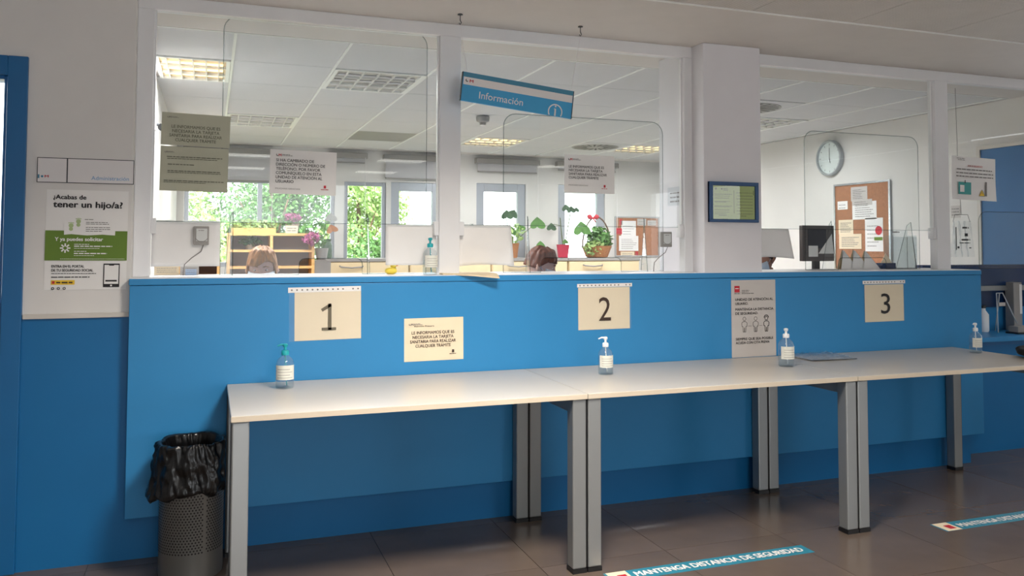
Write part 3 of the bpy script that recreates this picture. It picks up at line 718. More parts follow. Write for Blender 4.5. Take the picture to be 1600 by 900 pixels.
t = thing('picture_frame', 'lime green document in a dark blue frame on the white column', 'frame', (2.676, .011, 1.495))
B(-.162, .162, -.014, -.002, 0, .226).build('backing', NAVY, t)
for bx_ in [(-.162, .162, .206, .226), (-.162, .162, 0, .016), (-.162, -.140, .016, .206), (.140, .162, .016, .206)]:
    B(bx_[0], bx_[1], -.022, -.002, bx_[2], bx_[3]).build('frame_rail', mat('frame_blue', (26, 74, 122), .4), t, bevel=.002)
a = MB(); rect(a, -.138, .138, .018, .204, -.0150); a.build('document', DOCG, t)
a = MB(); disc(a, -.118, .187, .006, -.0156, 10); disc(a, -.08, .186, .005, -.0156, 8)
R_ = [(-.07, -.04, .186, .003), (-.07, -.04, .178, .003)]
for k in range(6): R_.append((-.128, -.012 - .02 * (k % 3), .155 - k * .022, .0025))
for k in range(4): R_.append((-.128, -.03, .145 - k * .03, .002))
for k in range(8): R_.append((.015 + .008 * (k % 2), .125, .165 - k * .017, .0022))
R_ += [(.04, .08, .034, .003), (-.1, -.05, .036, .003)]
bars(a, R_, -.0156); a.build('print', INKG, t)
a = MB(); rect(a, -.001, .0008, .05, .18, -.0156); a.build('divider', INK, t); a = MB(); rect(a, .128, .131, .155, .18, -.0156); a.build('side_mark', INK, t)
B(-.138, .138, -.0175, -.0165, .018, .204).build('cover_glass', GLASS, t)

# column left face small clear sticker
t = thing('column_sticker', 'clear label with three lines on the inner side of the column', 'label', (2.4905, .30, 1.60))
mb = MB(); mb.add([(-.0006, -.10, 0), (-.0006, .10, 0), (-.0006, .10, .11), (-.0006, -.10, .11)], [(0, 1, 2, 3)]); mb.build('film', PLAST, t)
a = MB(); bars(a, [(-.08, .07, .07, .008), (-.08, .07, .045, .008), (-.08, .07, .02, .009)], 0); a.map(lambda p: Vector((-.0012, p.x, p.z))); a.build('print', INKL, t)

# ================================================================== HANGING SIGN
SA = math.atan2(.059, .588); SW, SH = .592, .144
t = thing('hanging_sign', 'blue and white Información sign hanging crooked from two wires', 'sign', (1.362, -.06, 2.114), None, (0, SA, 0))
B(-SW / 2, SW / 2, -.008, .008, -SH / 2, SH / 2).build('board', SIGNB, t, bevel=.001)
a = MB(); rect(a, -SW / 2, SW / 2, SH / 2 - .024, SH / 2, -.0086); a.build('top_band', SIGND, t)
a = MB(); rect(a, -SW / 2 + .004, SW / 2 - .002, SH / 2 - .062, SH / 2 - .024, -.0086); a.build('white_band', SIGNW, t)
a = MB(); text(a, 'M', -SW / 2 + .036, SH / 2 - .048, .014, .018, -.0092, .03); a.build('logo_red', RED, t)
a = MB(); ring(a, -SW / 2 + .022, SH / 2 - .040, .004, .008, -.0092, 10, pi * .7, pi * 1.8); a.build('logo_mark', INK, t)
a = MB(); text(a, 'Información', -.205, -.048, .036, .232, -.0092, .003)
ring(a, .205, -.050, .034, .040, -.0092, 30, radians(-32), radians(212)); disc(a, .205, -.022, .0048, -.0092, 12); stroke(a, [(.205, -.036), (.205, -.0715)], .0085, -.0092); stroke(a, [(.198, -.036), (.208, -.036)], .005, -.0092)
a.build('lettering', SIGNW, t)
B(-SW / 2 - .004, -SW / 2, -.009, .009, -SH / 2, SH / 2).build('end_cap', GASK, t); B(SW / 2, SW / 2 + .004, -.009, .009, -SH / 2, SH / 2).build('end_cap', GASK, t)
def rotp(x, z): return (1.362 + x * cos(SA) + z * sin(SA), -.06, 2.114 - x * sin(SA) + z * cos(SA))
for hx, sx, lb in ((1.058, -SW / 2 + .02, 'small metal ceiling hook above the left end of the hanging sign'), (1.707, SW / 2 - .01, 'small metal ceiling hook above the right end of the hanging sign')):
    h = thing('ceiling_hook', lb, 'hook', (hx, -.06, ZC), 'hooks holding the sign')
    MB().lathe([(.014, -.004), (.012, -.001), (.012, 0)], 12).build('plate', GASK, h)
    MB().tube([(0, 0, 0), (0, 0, -.03), (.006, 0, -.042), (0, 0, -.052), (-.006, 0, -.044)], .0022, 6).build('hook', GASK, h, smooth=True)
    p = rotp(sx, SH / 2); w_ = MB().tube([(hx, -.06, ZC - .05), (p[0], p[1], p[2])], .0009, 5).build('wire', SIGNW, h, local=False)

# ================================================================== PUMP BOTTLES
def bottle(x, y, z, lab, pump, s=1.0, rot=0.0, fill=.35, spout=-1, style=0):
    t = thing('pump_bottle', lab, 'pump bottle', (x, y, z), 'hand gel pump bottles', (0, 0, rot))
    r = .037 * s; hb_ = .135 * s
    prof = [(r * .9, 0), (r, .006), (r, hb_ * .68), (r * .97, hb_ * .78), (r * .8, hb_ * .89), (r * .5, hb_ * .96), (r * .36, hb_), (r * .36, hb_ + .006)]
    MB().lathe(prof, 24).build('body', PLAST, t, smooth=2)
    MB().lathe([(r * .86, .003), (r * .94, .008), (r * .94, hb_ * fill)], 20).build('gel', LIQ, t, smooth=2)
    mb = MB(); mb.lathe([(r * 1.015, hb_ * .28), (r * 1.015, hb_ * .72)], 16, a0=-pi * .92, a1=-pi * .12, cap=False); lb_ = mb.build('label', LABELM, t, smooth=True)
    a = MB()
    for k in range(4):
        zz = hb_ * (.34 + .085 * k); n = 6; aa = -pi * .8; ab = -pi * (.25 + .1 * (k % 2)); vs = []
        for q in range(n + 1):
            an = aa + (ab - aa) * q / n
            vs += [(r * 1.03 * cos(an), r * 1.03 * sin(an), zz), (r * 1.03 * cos(an), r * 1.03 * sin(an), zz + .0016)]
        a.add(vs, [(2 * q, 2 * q + 2, 2 * q + 3, 2 * q + 1) for q in range(n)])
    a.build('print', INKL, lb_)
    MB().tube([(0, 0, hb_), (r * .2, 0, .012)], .0028, 6).build('dip_tube', pump if pump is PUMPT else PUMPW, t)
    c = MB().lathe([(r * .40, hb_ + .002), (r * .42, hb_ + .006), (r * .42, hb_ + .018), (r * .34, hb_ + .022), (r * .15, hb_ + .023), (r * .15, hb_ + .040)], 18).build('collar', pump, t, smooth=2)
    hd = MB().lathe([(r * .20, hb_ + .036), (r * .28, hb_ + .040), (r * .28, hb_ + .048), (r * .15, hb_ + .051)], 14)
    hd.tube([(0, 0, hb_ + .046), (spout * r * .6, 0, hb_ + .047), (spout * r * 1.05, 0, hb_ + .041)], [.0045, .004, .003], 8)
    hd.build('pump_head', pump, t, smooth=2)
bottle(.235, -.19, .74, 'gel bottle with teal pump at the left end of the tables', PUMPT, 1.05, 0, .45, -.8)
bottle(1.728, -.30, .74, 'gel bottle with white pump on the table below number 2', PUMPW, .97, 0, .33, -1)
bottle(2.738, -.36, .74, 'gel bottle with white pump beside the distance poster', PUMPW, 1.08, 0, .55, .2)
bottle(4.152, -.27, .74, 'gel bottle with white pump at the right end of the tables', PUMPW, .92, 0, .45, -.5)
bottle(.950, .082, 1.216, 'tall gel bottle with teal pump on the counter by the mullion', PUMPT, .99, .3, .55, .3)

# rubber duck
t = thing('rubber_duck', 'small yellow rubber duck on the counter behind the glass', 'toy duck', (.782, .22, 1.216))
MB().lathe([(.012, 0), (.024, .006), (.028, .018), (.022, .030), (.008, .036)], 16, sx=1.15, sy=.8).build('body', DUCK, t, smooth=True)
MB().lathe([(.004, .030), (.014, .036), (.016, .046), (.012, .055), (.002, .059)], 14, c=(.012, 0, -.002)).build('head', DUCK, t, smooth=True)
MB().tube([(.024, 0, .044), (.036, 0, .043)], [.005, .002], 6).build('beak', ORANGE, t)
MB().add([(-.026, -.006, .022), (-.026, .006, .022), (-.040, 0, .036)], [(0, 1, 2)]).build('tail', DUCK, t)

# cardboard sheet sticking out over the counter edge
cv = [(1.0, .03, 1.2175), (1.03, .30, 1.2175), (1.30, .21, 1.2175), (1.275, .0, 1.2165), (1.262, -.075, 1.200), (1.14, -.035, 1.211)]
t = MB().add(cv + [(x, y, z + .006) for x, y, z in cv], [(0, 5, 4, 3, 2, 1), (6, 7, 8, 9, 10, 11)] + [((i + 1) % 6, i, i + 6, (i + 1) % 6 + 6) for i in range(6)]).build('cardboard_sheet', CARD)
tag(t, 'pale cardboard sheet jutting over the counter edge right of the mullion', 'cardboard')

# papers on the right table
t = thing('plastic_folder', 'crumpled clear folder with grey papers lying on the right table', 'folder', (3.13, -.15, .74))
for q, (dz, mm, sc) in enumerate([(.002, PAPG, .9), (.006, SLEEVE, 1.0), (.010, SLEEVE, .92)]):
    n = 10; vs = []
    for j in range(n + 1):
        for i in range(n + 1):
            u, v = i / n - .5, j / n - .5
            vs.append((u * .30 * sc + v * .03 * q, v * .25 * sc, dz + .008 * abs(mnoise.noise(Vector((u * 5 + q, v * 5, q)))) * (1 + q)))
    o = MB().add(vs, [(j * (n + 1) + i, j * (n + 1) + i + 1, (j + 1) * (n + 1) + i + 1, (j + 1) * (n + 1) + i) for j in range(n) for i in range(n)]).build(['papers', 'cover', 'flap'][q], mm, t, smooth=True)
a = MB(); a.tube([(.14, -.13, .006), (.05, -.128, .005), (-.05, -.118, .006), (-.145, -.10, .005)], .0022, 5); a.build('binding_edge', GASK, t)

# black bag at the right end
rn = random.Random(3); rings = []
for i in range(12):
    v = i / 11; x = -.17 + .36 * v; w = .12 * sin(pi * min(.97, max(.05, v))) ** .6; h = .062 * sin(pi * min(.96, max(.06, v * .8 + .1))) ** .7
    rr = []
    for k in range(18):
        a = 2 * pi * k / 18; nn = 1 + .3 * mnoise.noise(Vector((x * 18, cos(a) * 1.7, sin(a) * 1.7)))
        rr.append((x, w * cos(a) * nn, max(.001, h * (1 + sin(a)) * nn * .62)))
    rings.append(rr)
t = thing('black_bag', 'crumpled black cloth bag lying on the far right of the tables', 'bag', (4.265, -.60, .74), None, (0, 0, radians(62)))
o = MB().loft(rings).build('body', CLOTH, t, smooth=True); md = o.modifiers.new('s', 'SUBSURF'); md.levels = 1; md.render_levels = 1
MB().tube([(-.1, -.03, .05), (-.05, -.06, .085), (.03, -.06, .085), (.08, -.03, .06)], .008, 7).build('strap', CLOTH, t, smooth=True)

# ================================================================== FLOOR STICKERS
def sticker(x0, x1, y0, y1, lab):
    t = thing('floor_sticker', lab, 'floor sticker', ((x0 + x1) / 2, (y0 + y1) / 2, 0), 'distance stickers on the floor')
    cx, cy = (x0 + x1) / 2, (y0 + y1) / 2
    B(x0 - cx, x1 - cx, y0 - cy, y1 - cy, .0002, .0010).build('strip', FLOORT, t)
    a = MB(); a.add([(x0 - cx + .01, y0 - cy, .0014), (x0 - cx + .10, y0 - cy, .0014), (x0 - cx + .10, y1 - cy, .0014), (x0 - cx + .01, y1 - cy, .0014)], [(0, 1, 2, 3)]); a.build('logo_field', PAPER, t)
    a = MB(); a.add([(x0 - cx + .045, y0 - cy + .02, .0018), (x0 - cx + .085, y0 - cy + .02, .0018), (x0 - cx + .085, y1 - cy - .035, .0018), (x0 - cx + .045, y1 - cy - .035, .0018)], [(0, 1, 2, 3)]); a.build('emblem', RED, t)
    a = MB(); text(a, 'MANTENGA DISTANCIA DE SEGURIDAD', x0 - cx + .125, y0 - cy + .024, .045, x1 - x0 - .16, 0, .016); a.map(lambda p: Vector((p.x, p.z, .0022 - p.y * 3))); a.build('lettering', PAPW, t)
sticker(1.475, 2.475, -.875, -.782, 'teal distance sticker on the floor in front of the middle table')
sticker(3.255, 4.255, -.870, -.768, 'teal distance sticker on the floor at the far right')

# ================================================================== ACRYLIC SCREENS
def rounded(x0, x1, z0, z1, r, notch=None):
    pts = [(x0, z0)]
    if notch:
        a, b, h = notch; q = .03
        pts += [(a, z0)] + [(a + q - q * cos(k * pi / 8), h - q + q * sin(k * pi / 8)) for k in range(5)] + [(b - q + q * sin(k * pi / 8), h - q + q * cos(k * pi / 8)) for k in range(5)] + [(b, z0)]
    pts += [(x1, z0)]
    pts += [(x1 - r + r * cos(k * pi / 12), z1 - r + r * sin(k * pi / 12)) for k in range(7)]
    pts += [(x0 + r - r * sin(k * pi / 12), z1 - r + r * cos(k * pi / 12)) for k in range(7)]
    return pts
def screen(x0, x1, z1, lab, notch, wings):
    t = thing('acrylic_screen', lab, 'acrylic screen', ((x0 + x1) / 2, .25, 1.216), 'clear screens on the counter')
    pts = rounded(x0, x1, 1.217, z1, .07, notch)
    MB().prism(pts, .248, .252).build('sheet', ACRYL, t, local=False)
    a = MB(); P = [(x, .25, z) for x, z in pts]; a.tube(P + [P[0]], .0026, 5); a.build('polished_edge', ACEDGE, t, local=False)
    for wx, dx in wings:      # tapered side supports slotted through the sheet
        vs = [(wx, .20, 1.217), (wx + dx, .42, 1.217), (wx + dx * .35, .29, 1.50), (wx, .24, 1.52)]
        vs2 = [(x + .004, y, z) for x, y, z in vs]
        w = MB().add(vs + vs2, [(0, 1, 2, 3), (7, 6, 5, 4), (0, 4, 5, 1), (1, 5, 6, 2), (2, 6, 7, 3), (3, 7, 4, 0)]).build('side_support', ACRYL, t, local=False)
        a = MB(); a.tube([(wx, .20, 1.217), (wx, .24, 1.52), (wx + dx * .35, .29, 1.50), (wx + dx, .42, 1.217)], .0022, 5); o = a.build('support_edge', ACEDGE, w, local=True); o.data.transform(Matrix.Translation(-wloc(t)))
screen(-.035, .97, 2.47, 'clear acrylic screen with document slot in the left bay', (.331, .642, 1.296), [(.66, .05), (.02, -.03)])
screen(1.395, 2.37, 2.075, 'clear acrylic screen with document slot in the bay left of the column', (1.612, 2.10, 1.296), [(1.53, .06), (2.24, .08)])
screen(3.369, 4.28, 2.08, 'clear acrylic screen in the bay right of the column', (3.62, 4.0, 1.29), [(3.56, .08), (4.20, .05)])
screen(4.80, 5.55, 1.60, 'low acrylic screen edge behind the far right pane', None, [])

# intercoms
for x, z, lab in ((-.12, 1.361, 'grey intercom box with cable on the white sheet at the left'), (2.38, 1.356, 'grey intercom box with cable beside the column')):
    t = thing('intercom', lab, 'intercom', (x, .1645 if x < 0 else .236, z), 'counter intercoms')
    B(-.034, .034, -.012, .010, 0, .087).build('case', GREYL, t, bevel=.004)
    B(-.022, .026, -.0145, -.012, .018, .076).build('speaker_grille', mat('intercom_face', (206, 208, 206), .5), t, bevel=.002)
    a = MB(); ring(a, .002, .045, .028, .031, -.0150, 14, pi * 1.15, pi * 1.85); bars(a, [(-.012, .014, .066, .003)], -.015); a.build('marking', INKL, t)
    MB().tube([(.01, 0, 0), (.0, .005, -.03), (-.04, .01, -.06), (-.07, .01, -.09), (-.075, .01, -.14)], .0022, 6).build('cable', INKL, t, smooth=True)

# ================================================================== OFFICE FURNITURE
for k in range(4):
    x0 = 1.09 + k * 1.0; x1 = x0 + .99
    lab = ['beige cabinet under the leafy window, left of the others', 'beige cabinet behind the white sheet at the mullion', 'beige cabinet behind the brown-haired person', 'beige cabinet with dark bow handle under the basket'][k]
    t = thing('filing_cabinet', lab, 'cabinet', ((x0 + x1) / 2, 5.7, 0), 'cabinets along the window wall')
    B(x0, x1, 5.50, 5.935, .02, 1.18).build('body', BEIGE, t, local=False)
    B(x0 - .003, x1 + .003, 5.475, 5.94, 1.18, 1.215).build('top', GREYL, t, local=False, bevel=.003)
    for q in range(3):
        dr = B(x0 + .01, x1 - .01, 5.482, 5.50, .04 + q * .38, .41 + q * .38).build('drawer', BEIGE, t, local=False, bevel=.003)
        cx = x0 + .33; z = .36 + q * .38
        h = MB().tube([(cx - .13, 5.482, z + .01), (cx - .12, 5.455, z), (cx, 5.45, z - .01), (cx + .12, 5.455, z), (cx + .13, 5.482, z + .01)], .009, 7).build('handle', GREYL, dr, local=True, smooth=True); h.data.transform(Matrix.Translation(-wloc(t)))
# pigeon-hole shelf
t = thing('shelf_unit', 'open pine pigeonhole shelf behind the blond person', 'shelf', (.48, 4.6, 0))
for x in (.086, .483, .884): B(x - .014, x + .014, 4.5, 4.8, 0, 1.455).build('upright', WOOD, t, local=False)
for z in (1.469, 1.307, 1.146, .95, .7, .4, .1): B(.072 if z > 1.46 else .10, .898 if z > 1.46 else .87, 4.5, 4.8, z - .012, z + .012).build('shelf_board', WOOD, t, local=False)
B(.086, .884, 4.802, 4.812, .1, 1.455).build('back_board', GREYL, t, local=False)
t = thing('low_box', 'low pine box with dark opening left of the shelf', 'box', (-.18, 4.15, 0))
B(-.34, -.315, 4.0, 4.3, 0, 1.2).build('side', WOOD, t, local=False); B(-.02, .005, 4.0, 4.3, 0, 1.2).build('side', WOOD, t, local=False)
B(-.34, .005, 4.0, 4.3, 1.2, 1.222).build('top', WOOD, t, local=False); B(-.315, -.02, 4.27, 4.29, 0, 1.2).build('back', mat('dark_brown_board', (92, 74, 66), .7), t, local=False); B(-.315, -.02, 4.02, 4.27, .98, 1.0).build('shelf_board', WOOD, t, local=False)
# paper stack/notes below the left sheet
for k, (x0, x1, z1, mm, lab) in enumerate([(-.33, -.22, 1.262, PAPER, 'cream papers standing behind the hatch by the left jamb'), (-.215, -.13, 1.262, PAPG, 'grey printed papers standing beside the left jamb papers'), (-.19, -.14, 1.245, mat('paper_blue', (178, 198, 226), .7), 'small pale blue note in front of the printed papers')]):
    t = thing('standing_paper', lab, 'paper', ((x0 + x1) / 2, .38 - k * .02, 1.216))
    w = x1 - x0; B(-w / 2, w / 2, -.001, .001, 0, z1 - 1.216).build('sheet', mm, t)
    a = MB(); bars(a, [(-w * .4, w * .4, .014 + q * .009, .002) for q in range(3)], -.0016); a.build('print', INKL, t)

# flowers, plants
def heart(s):
    pts = []
    for k in range(20):
        a = 2 * pi * k / 20
        pts.append((s * .55 * sin(a) ** 3 * 1.1, s * (.42 * cos(a) - .17 * cos(2 * a) - .07 * cos(3 * a))))
    return pts
def leafobj(par, x, y, z, s, m, tilt=0, name='leaf'):
    P = heart(s); c, si = cos(tilt), sin(tilt); vs = []
    for px_, pz_ in P: vs.append((x + px_ * c - pz_ * si, y - abs(px_) * .25, z + px_ * si + pz_ * c))
    vs.append((x, y, z)); n = len(P)
    o = MB().add(vs, [(k, (k + 1) % n, n) for k in range(n)]).build(name, m, par, local=False)
    md = o.modifiers.new('t', 'SOLIDIFY'); md.thickness = .002
def foliage(par, cx, cy, cz, rx, rz, n, m, s=.03, seed=0, name='foliage', ry=None):
    rn = random.Random(seed); mb = MB()
    for _ in range(n):
        d = Vector((rn.gauss(0, 1), rn.gauss(0, 1), rn.gauss(0, 1))).normalized() * rn.uniform(.3, 1) ** .6
        p = Vector((cx + d.x * rx, cy + d.y * (ry or rx), cz + d.z * rz)); u = Vector((rn.gauss(0, 1), rn.gauss(0, 1), rn.gauss(0, .6))).normalized(); w = u.cross(Vector((rn.gauss(0, 1), rn.gauss(0, 1), rn.gauss(0, 1)))).normalized(); q = s * rn.uniform(.6, 1.3)
        mb.add([p - u * q, p - u * q * .2 + w * q * .45, p + u * q, p - u * q * .2 - w * q * .45], [(0, 1, 2), (0, 2, 3)])
    return mb.build(name, m, par, local=False, kind='stuff')
CT = 1.215
# red pot with heart-shaped leaves
t = thing('potted_plant', 'heart-leaved plant in a magenta pot on the cabinets', 'potted plant', (4.075, 5.62, CT))
MB().lathe([(.055, 0), (.062, .005), (.082, .16), (.086, .165), (.076, .165), (.07, .14), (.001, .14)], 24).build('pot', REDPOT, t, smooth=2)
a = MB(); a.tube([(0, 0, .14), (-.02, 0, .3), (-.04, 0, .5)], .006, 6); a.tube([(.02, 0, .14), (.06, 0, .35), (.10, 0, .56)], .006, 6); a.tube([(.05, 0, .33), (.14, -.02, .36), (.2, -.03, .38)], .004, 6); a.tube([(-.03, 0, .4), (-.12, 0, .42), (-.16, 0, .40)], .004, 6); a.build('stem', STEM, t, smooth=True)
for dx, dz, s, m in [(.24, .36, .20, LEAF), (-.17, .38, .11, LEAFD), (.10, .60, .10, LEAFD), (.03, .62, .10, LEAFD), (.17, .60, .07, LEAFD), (.02, .2, .07, LEAF)]:
    leafobj(t, 4.075 + dx, 5.60, CT + dz, s, m, pi + .2 * dx)
# basket arrangement with hoop handle and bow
t = thing('plant_basket', 'round basket of foliage with hoop handle and red bow', 'plant basket', (4.56, 5.66, CT))
MB().lathe([(.11, 0), (.14, .01), (.19, .14), (.195, .15), (.17, .15), (.15, .1), (.001, .1)], 24).build('basket', WICK, t, smooth=2)
MB().tube([(.20 * cos(a_ * pi / 14) * 1.0, 0, .12 + .40 * sin(a_ * pi / 14)) for a_ in range(15)], .010, 8).build('hoop_handle', BARK, t, smooth=True)
foliage(t, 4.585, 5.64, CT + .22, .17, .18, 420, LEAF, .045, 11, ry=.13); foliage(t, 4.50, 5.58, CT + .12, .16, .10, 180, LEAFL, .04, 12, 'trailing_leaves', .1)
bw = MB()
for s_ in (-1, 1):
    bw.lathe([(.004, 0), (.028, .03), (.034, .06), (.012, .085), (.001, .09)], 10, sy=.5); n_ = len(bw.v) // 2 if s_ == 1 else len(bw.v)
    st = len(bw.v) - 50
    for i in range(st, len(bw.v)):
        p = Vector(bw.v[i]); bw.v[i] = tuple(Matrix.Rotation(s_ * 1.2, 3, 'Y') @ p + Vector((-.06, -.02, .50)))
bw.tube([(-.06, -.02, .50), (-.02, -.02, .45)], [.01, .006], 6); bw.tube([(-.06, -.02, .50), (-.13, -.02, .53)], [.012, .006], 6)
bw.build('bow', RED, t, smooth=True)
# wicker pot plant
t = thing('potted_plant', 'leafy plant in a wicker pot right of the bright white sheet', 'potted plant', (3.41, 5.66, CT))
MB().lathe([(.06, 0), (.065, .01), (.085, .17), (.09, .18), (.08, .18), (.07, .15), (.001, .15)], 22).build('pot', WICK, t, smooth=2)
foliage(t, 3.43, 5.62, CT + .30, .13, .13, 90, LEAFL, .04, 21)
for dx, dz, s, tl in [(-.10, .52, .13, pi), (-.02, .54, .11, pi - .5), (-.06, .33, .14, pi), (.08, .36, .10, pi + .4), (.3, .42, .17, pi), (.34, .16, .10, pi)]: leafobj(t, 3.41 + dx, 5.58, CT + dz, s, LEAFD if dz > .5 else LEAF, tl)
a = MB(); a.tube([(0, 0, .15), (-.04, 0, .3), (-.08, 0, .5)], .005, 6); a.tube([(0, 0, .15), (.15, 0, .3), (.3, 0, .42)], .004, 6); a.build('stem', STEM, t, smooth=True)
# trailing plant at the mullion
t = thing('potted_plant', 'trailing plant with round leaves just right of the mullion', 'potted plant', (2.76, 5.68, CT))
MB().lathe([(.05, 0), (.07, .13), (.06, .13), (.001, .11)], 18).build('pot', GREYL, t, smooth=2)
a = MB(); a.tube([(0, 0, .12), (.02, 0, .3), (-.05, 0, .42), (-.12, 0, .38)], .005, 6); a.tube([(0, 0, .12), (.1, 0, .32), (.14, 0, .35)], .004, 6); a.build('stem', STEM, t, smooth=True)
for dx, dz, s in [(-.10, .40, .10), (-.02, .36, .09), (.13, .37, .08), (.05, .33, .07)]: leafobj(t, 2.76 + dx, 5.64, CT + dz, s, LEAFD, pi)
t = thing('potted_plant', 'trailing plant with round leaves just left of the mullion', 'potted plant', (2.52, 5.70, CT))
MB().lathe([(.05, 0), (.065, .12), (.055, .12), (.001, .10)], 18).build('pot', GREYL, t, smooth=2)
a = MB(); a.tube([(0, 0, .1), (.03, 0, .4), (.06, 0, .62)], .005, 6); a.build('stem', STEM, t, smooth=True)
for dx, dz, s in [(.05, .58, .13), (.06, .42, .14), (.03, .34, .12), (.0, .62, .09)]: leafobj(t, 2.52 + dx, 5.66, CT + dz, s, LEAF, pi)
# dark vase with leaves at the left cabinet end
t = thing('dark_vase', 'dark grey jar with flower beside the leafy window', 'vase', (1.16, 5.62, CT))
MB().lathe([(.05, 0), (.062, .02), (.062, .15), (.045, .19), (.055, .22), (.045, .22), (.04, .19), (.001, .18)], 20).build('jar', LEAFD, t, smooth=2)
a = MB(); a.tube([(0, 0, .18), (.02, 0, .35), (.05, 0, .46)], .004, 6); a.build('stem', STEM, t)
leafobj(t, 1.20, 5.58, CT + .46, .11, GREYL, pi); leafobj(t, 1.21, 5.58, CT + .33, .11, WICK, pi + .3)
# flowers on and in the shelf
t = thing('flower_pot', 'pink flowers in a grey pot on top of the shelf', 'flower pot', (.69, 4.63, 1.481))
MB().lathe([(.05, 0), (.07, .10), (.06, .10), (.001, .08)], 18).build('pot', GREYL, t, smooth=2)
foliage(t, .69, 4.60, 1.64, .09, .05, 160, PURP, .022, 31, 'blossom'); foliage(t, .66, 4.62, 1.60, .11, .05, 60, LEAF, .03, 32)
t = thing('flower_pot', 'purple flowers hanging at the right end of the shelf', 'flower pot', (.98, 4.62, 1.215))
MB().lathe([(.05, 0), (.07, .12), (.06, .12), (.001, .10)], 18).build('pot', GREYL, t, smooth=2)
foliage(t, .86, 4.44, 1.43, .09, .07, 170, PURP, .022, 33, 'blossom'); foliage(t, .93, 4.50, 1.40, .09, .06, 60, LEAF, .03, 34)
t = thing('plant_stand', 'grey stand carrying the purple flowers beside the shelf', 'stand', (.98, 4.62, 0)); B(-.08, .08, -.1, .1, 0, 1.215).build('column', GREYL, t)
t = thing('card_box', 'small beige card box with two lines on the shelf top', 'box', (.674, 4.52, 1.481))
B(-.058, .058, -.015, .03, 0, .075).build('box', CARD, t); a = MB(); bars(a, [(-.045, .045, .045, .01), (-.045, .045, .02, .01)], -.0156); a.build('print', INKL, t)
t = thing('planter_box', 'long planter of foliage on top of the shelf', 'planter', (.33, 4.66, 1.481))
B(-.22, .2, -.06, .06, 0, .05).build('trough', WOOD, t); foliage(t, .30, 4.66, 1.56, .24, .06, 200, LEAFL, .03, 41, ry=.06)
t = thing('foliage_plant', 'dark leafy plant inside the upper shelf opening', 'plant', (.29, 4.62, 1.32))
MB().lathe([(.04, 0), (.05, .05), (.001, .05)], 14).build('pot', GREYL, t, smooth=2); foliage(t, .29, 4.58, 1.40, .12, .04, 120, LEAFD, .025, 42, ry=.06)

# cork boards
def board(name, lab, org, axis_u, w, h, papers, pm):
    t = thing(name, lab, 'cork board', org)
    def q(u, d, z): return (org[0] + u, org[1] - d, org[2] + z) if axis_u == 'x' else (org[0] - d, org[1] - u, org[2] + z)
    def bx(u0, u1, d0, d1, z0, z1):
        p, r = q(u0, d0, z0), q(u1, d1, z1); return B(min(p[0], r[0]), max(p[0], r[0]), min(p[1], r[1]), max(p[1], r[1]), p[2], r[2])
    bx(0, w, .001, .012, 0, h).build('cork', CORK, t, local=False)
    for a_ in [(-.018, 0, -.018, h + .018), (w, w + .018, -.018, h + .018), (0, w, h, h + .018), (0, w, -.018, 0)]:
        bx(a_[0], a_[1], .001, .02, a_[2], a_[3]).build('frame_rail', CHROME, t, local=False)
    for k, (u0, u1, z0, z1, m) in enumerate(papers):
        s = bx(u0, u1, .0125 + .001 * (k % 3), .0135 + .001 * (k % 3), z0, z1).build('paper', m, t, local=False)
        a = MB(); dd = .0142 + .001 * (k % 3); hh = z1 - z0; ww = u1 - u0; rws = []
        nn = 6 if hh > .12 else 2
        for r in range(nn): rws.append((u0 + ww * .12, u0 + ww * random.uniform(.6, .9), z0 + hh * (.15 + .72 * r / nn), .006))
        bars(a, rws, 0); a.map(lambda p: Vector(q(p.x, dd, p.z)) - wloc(t)); o = a.build('print', INKL, s, local=True)
    return t
t = board('cork_board', 'cork board with pinned papers on the right office wall below the clock', (5.68, 2.60, 1.15), 'y', .68, .80,
   [(.21, .42, .643, .777, PAPG), (.03, .165, .57, .65, PAPW), (.225, .48, .60, .655, PAPG), (.225, .53, .467, .635, PAPW), (.04, .235, .33, .469, PAPER), (.045, .34, .19, .332, PAPER), (.385, .605, .168, .477, PAPW)], None)
a = MB(); disc(a, 0, 0, .042, 0, 16); a.map(lambda p: Vector((-.0165, -.555 - p.x * 1.0, .36 + p.z))); a.build('red_dot', RED, t)
a = MB(); a.add([(-.0165, -.50, .27), (-.0165, -.60, .27), (-.0165, -.60, .30), (-.0165, -.50, .30)], [(0, 1, 2, 3)]); a.build('green_mark', GREENP, t)
t = board('cork_board', 'small cork board with papers and red tags on the far wall', (4.98, FY, 1.24), 'x', .63, .50,
   [(.075, .295, .165, .46, PAPW), (.315, .45, .40, .49, PAPG), (.04, .33, .06, .26, PAPW), (.065, .27, -.01, .05, PAPER), (.47, .60, .40, .47, PAPG), (0, .085, .28, .36, RED), (.05, .09, .40, .48, RED), (.285, .325, .0, .05, RED)], None)
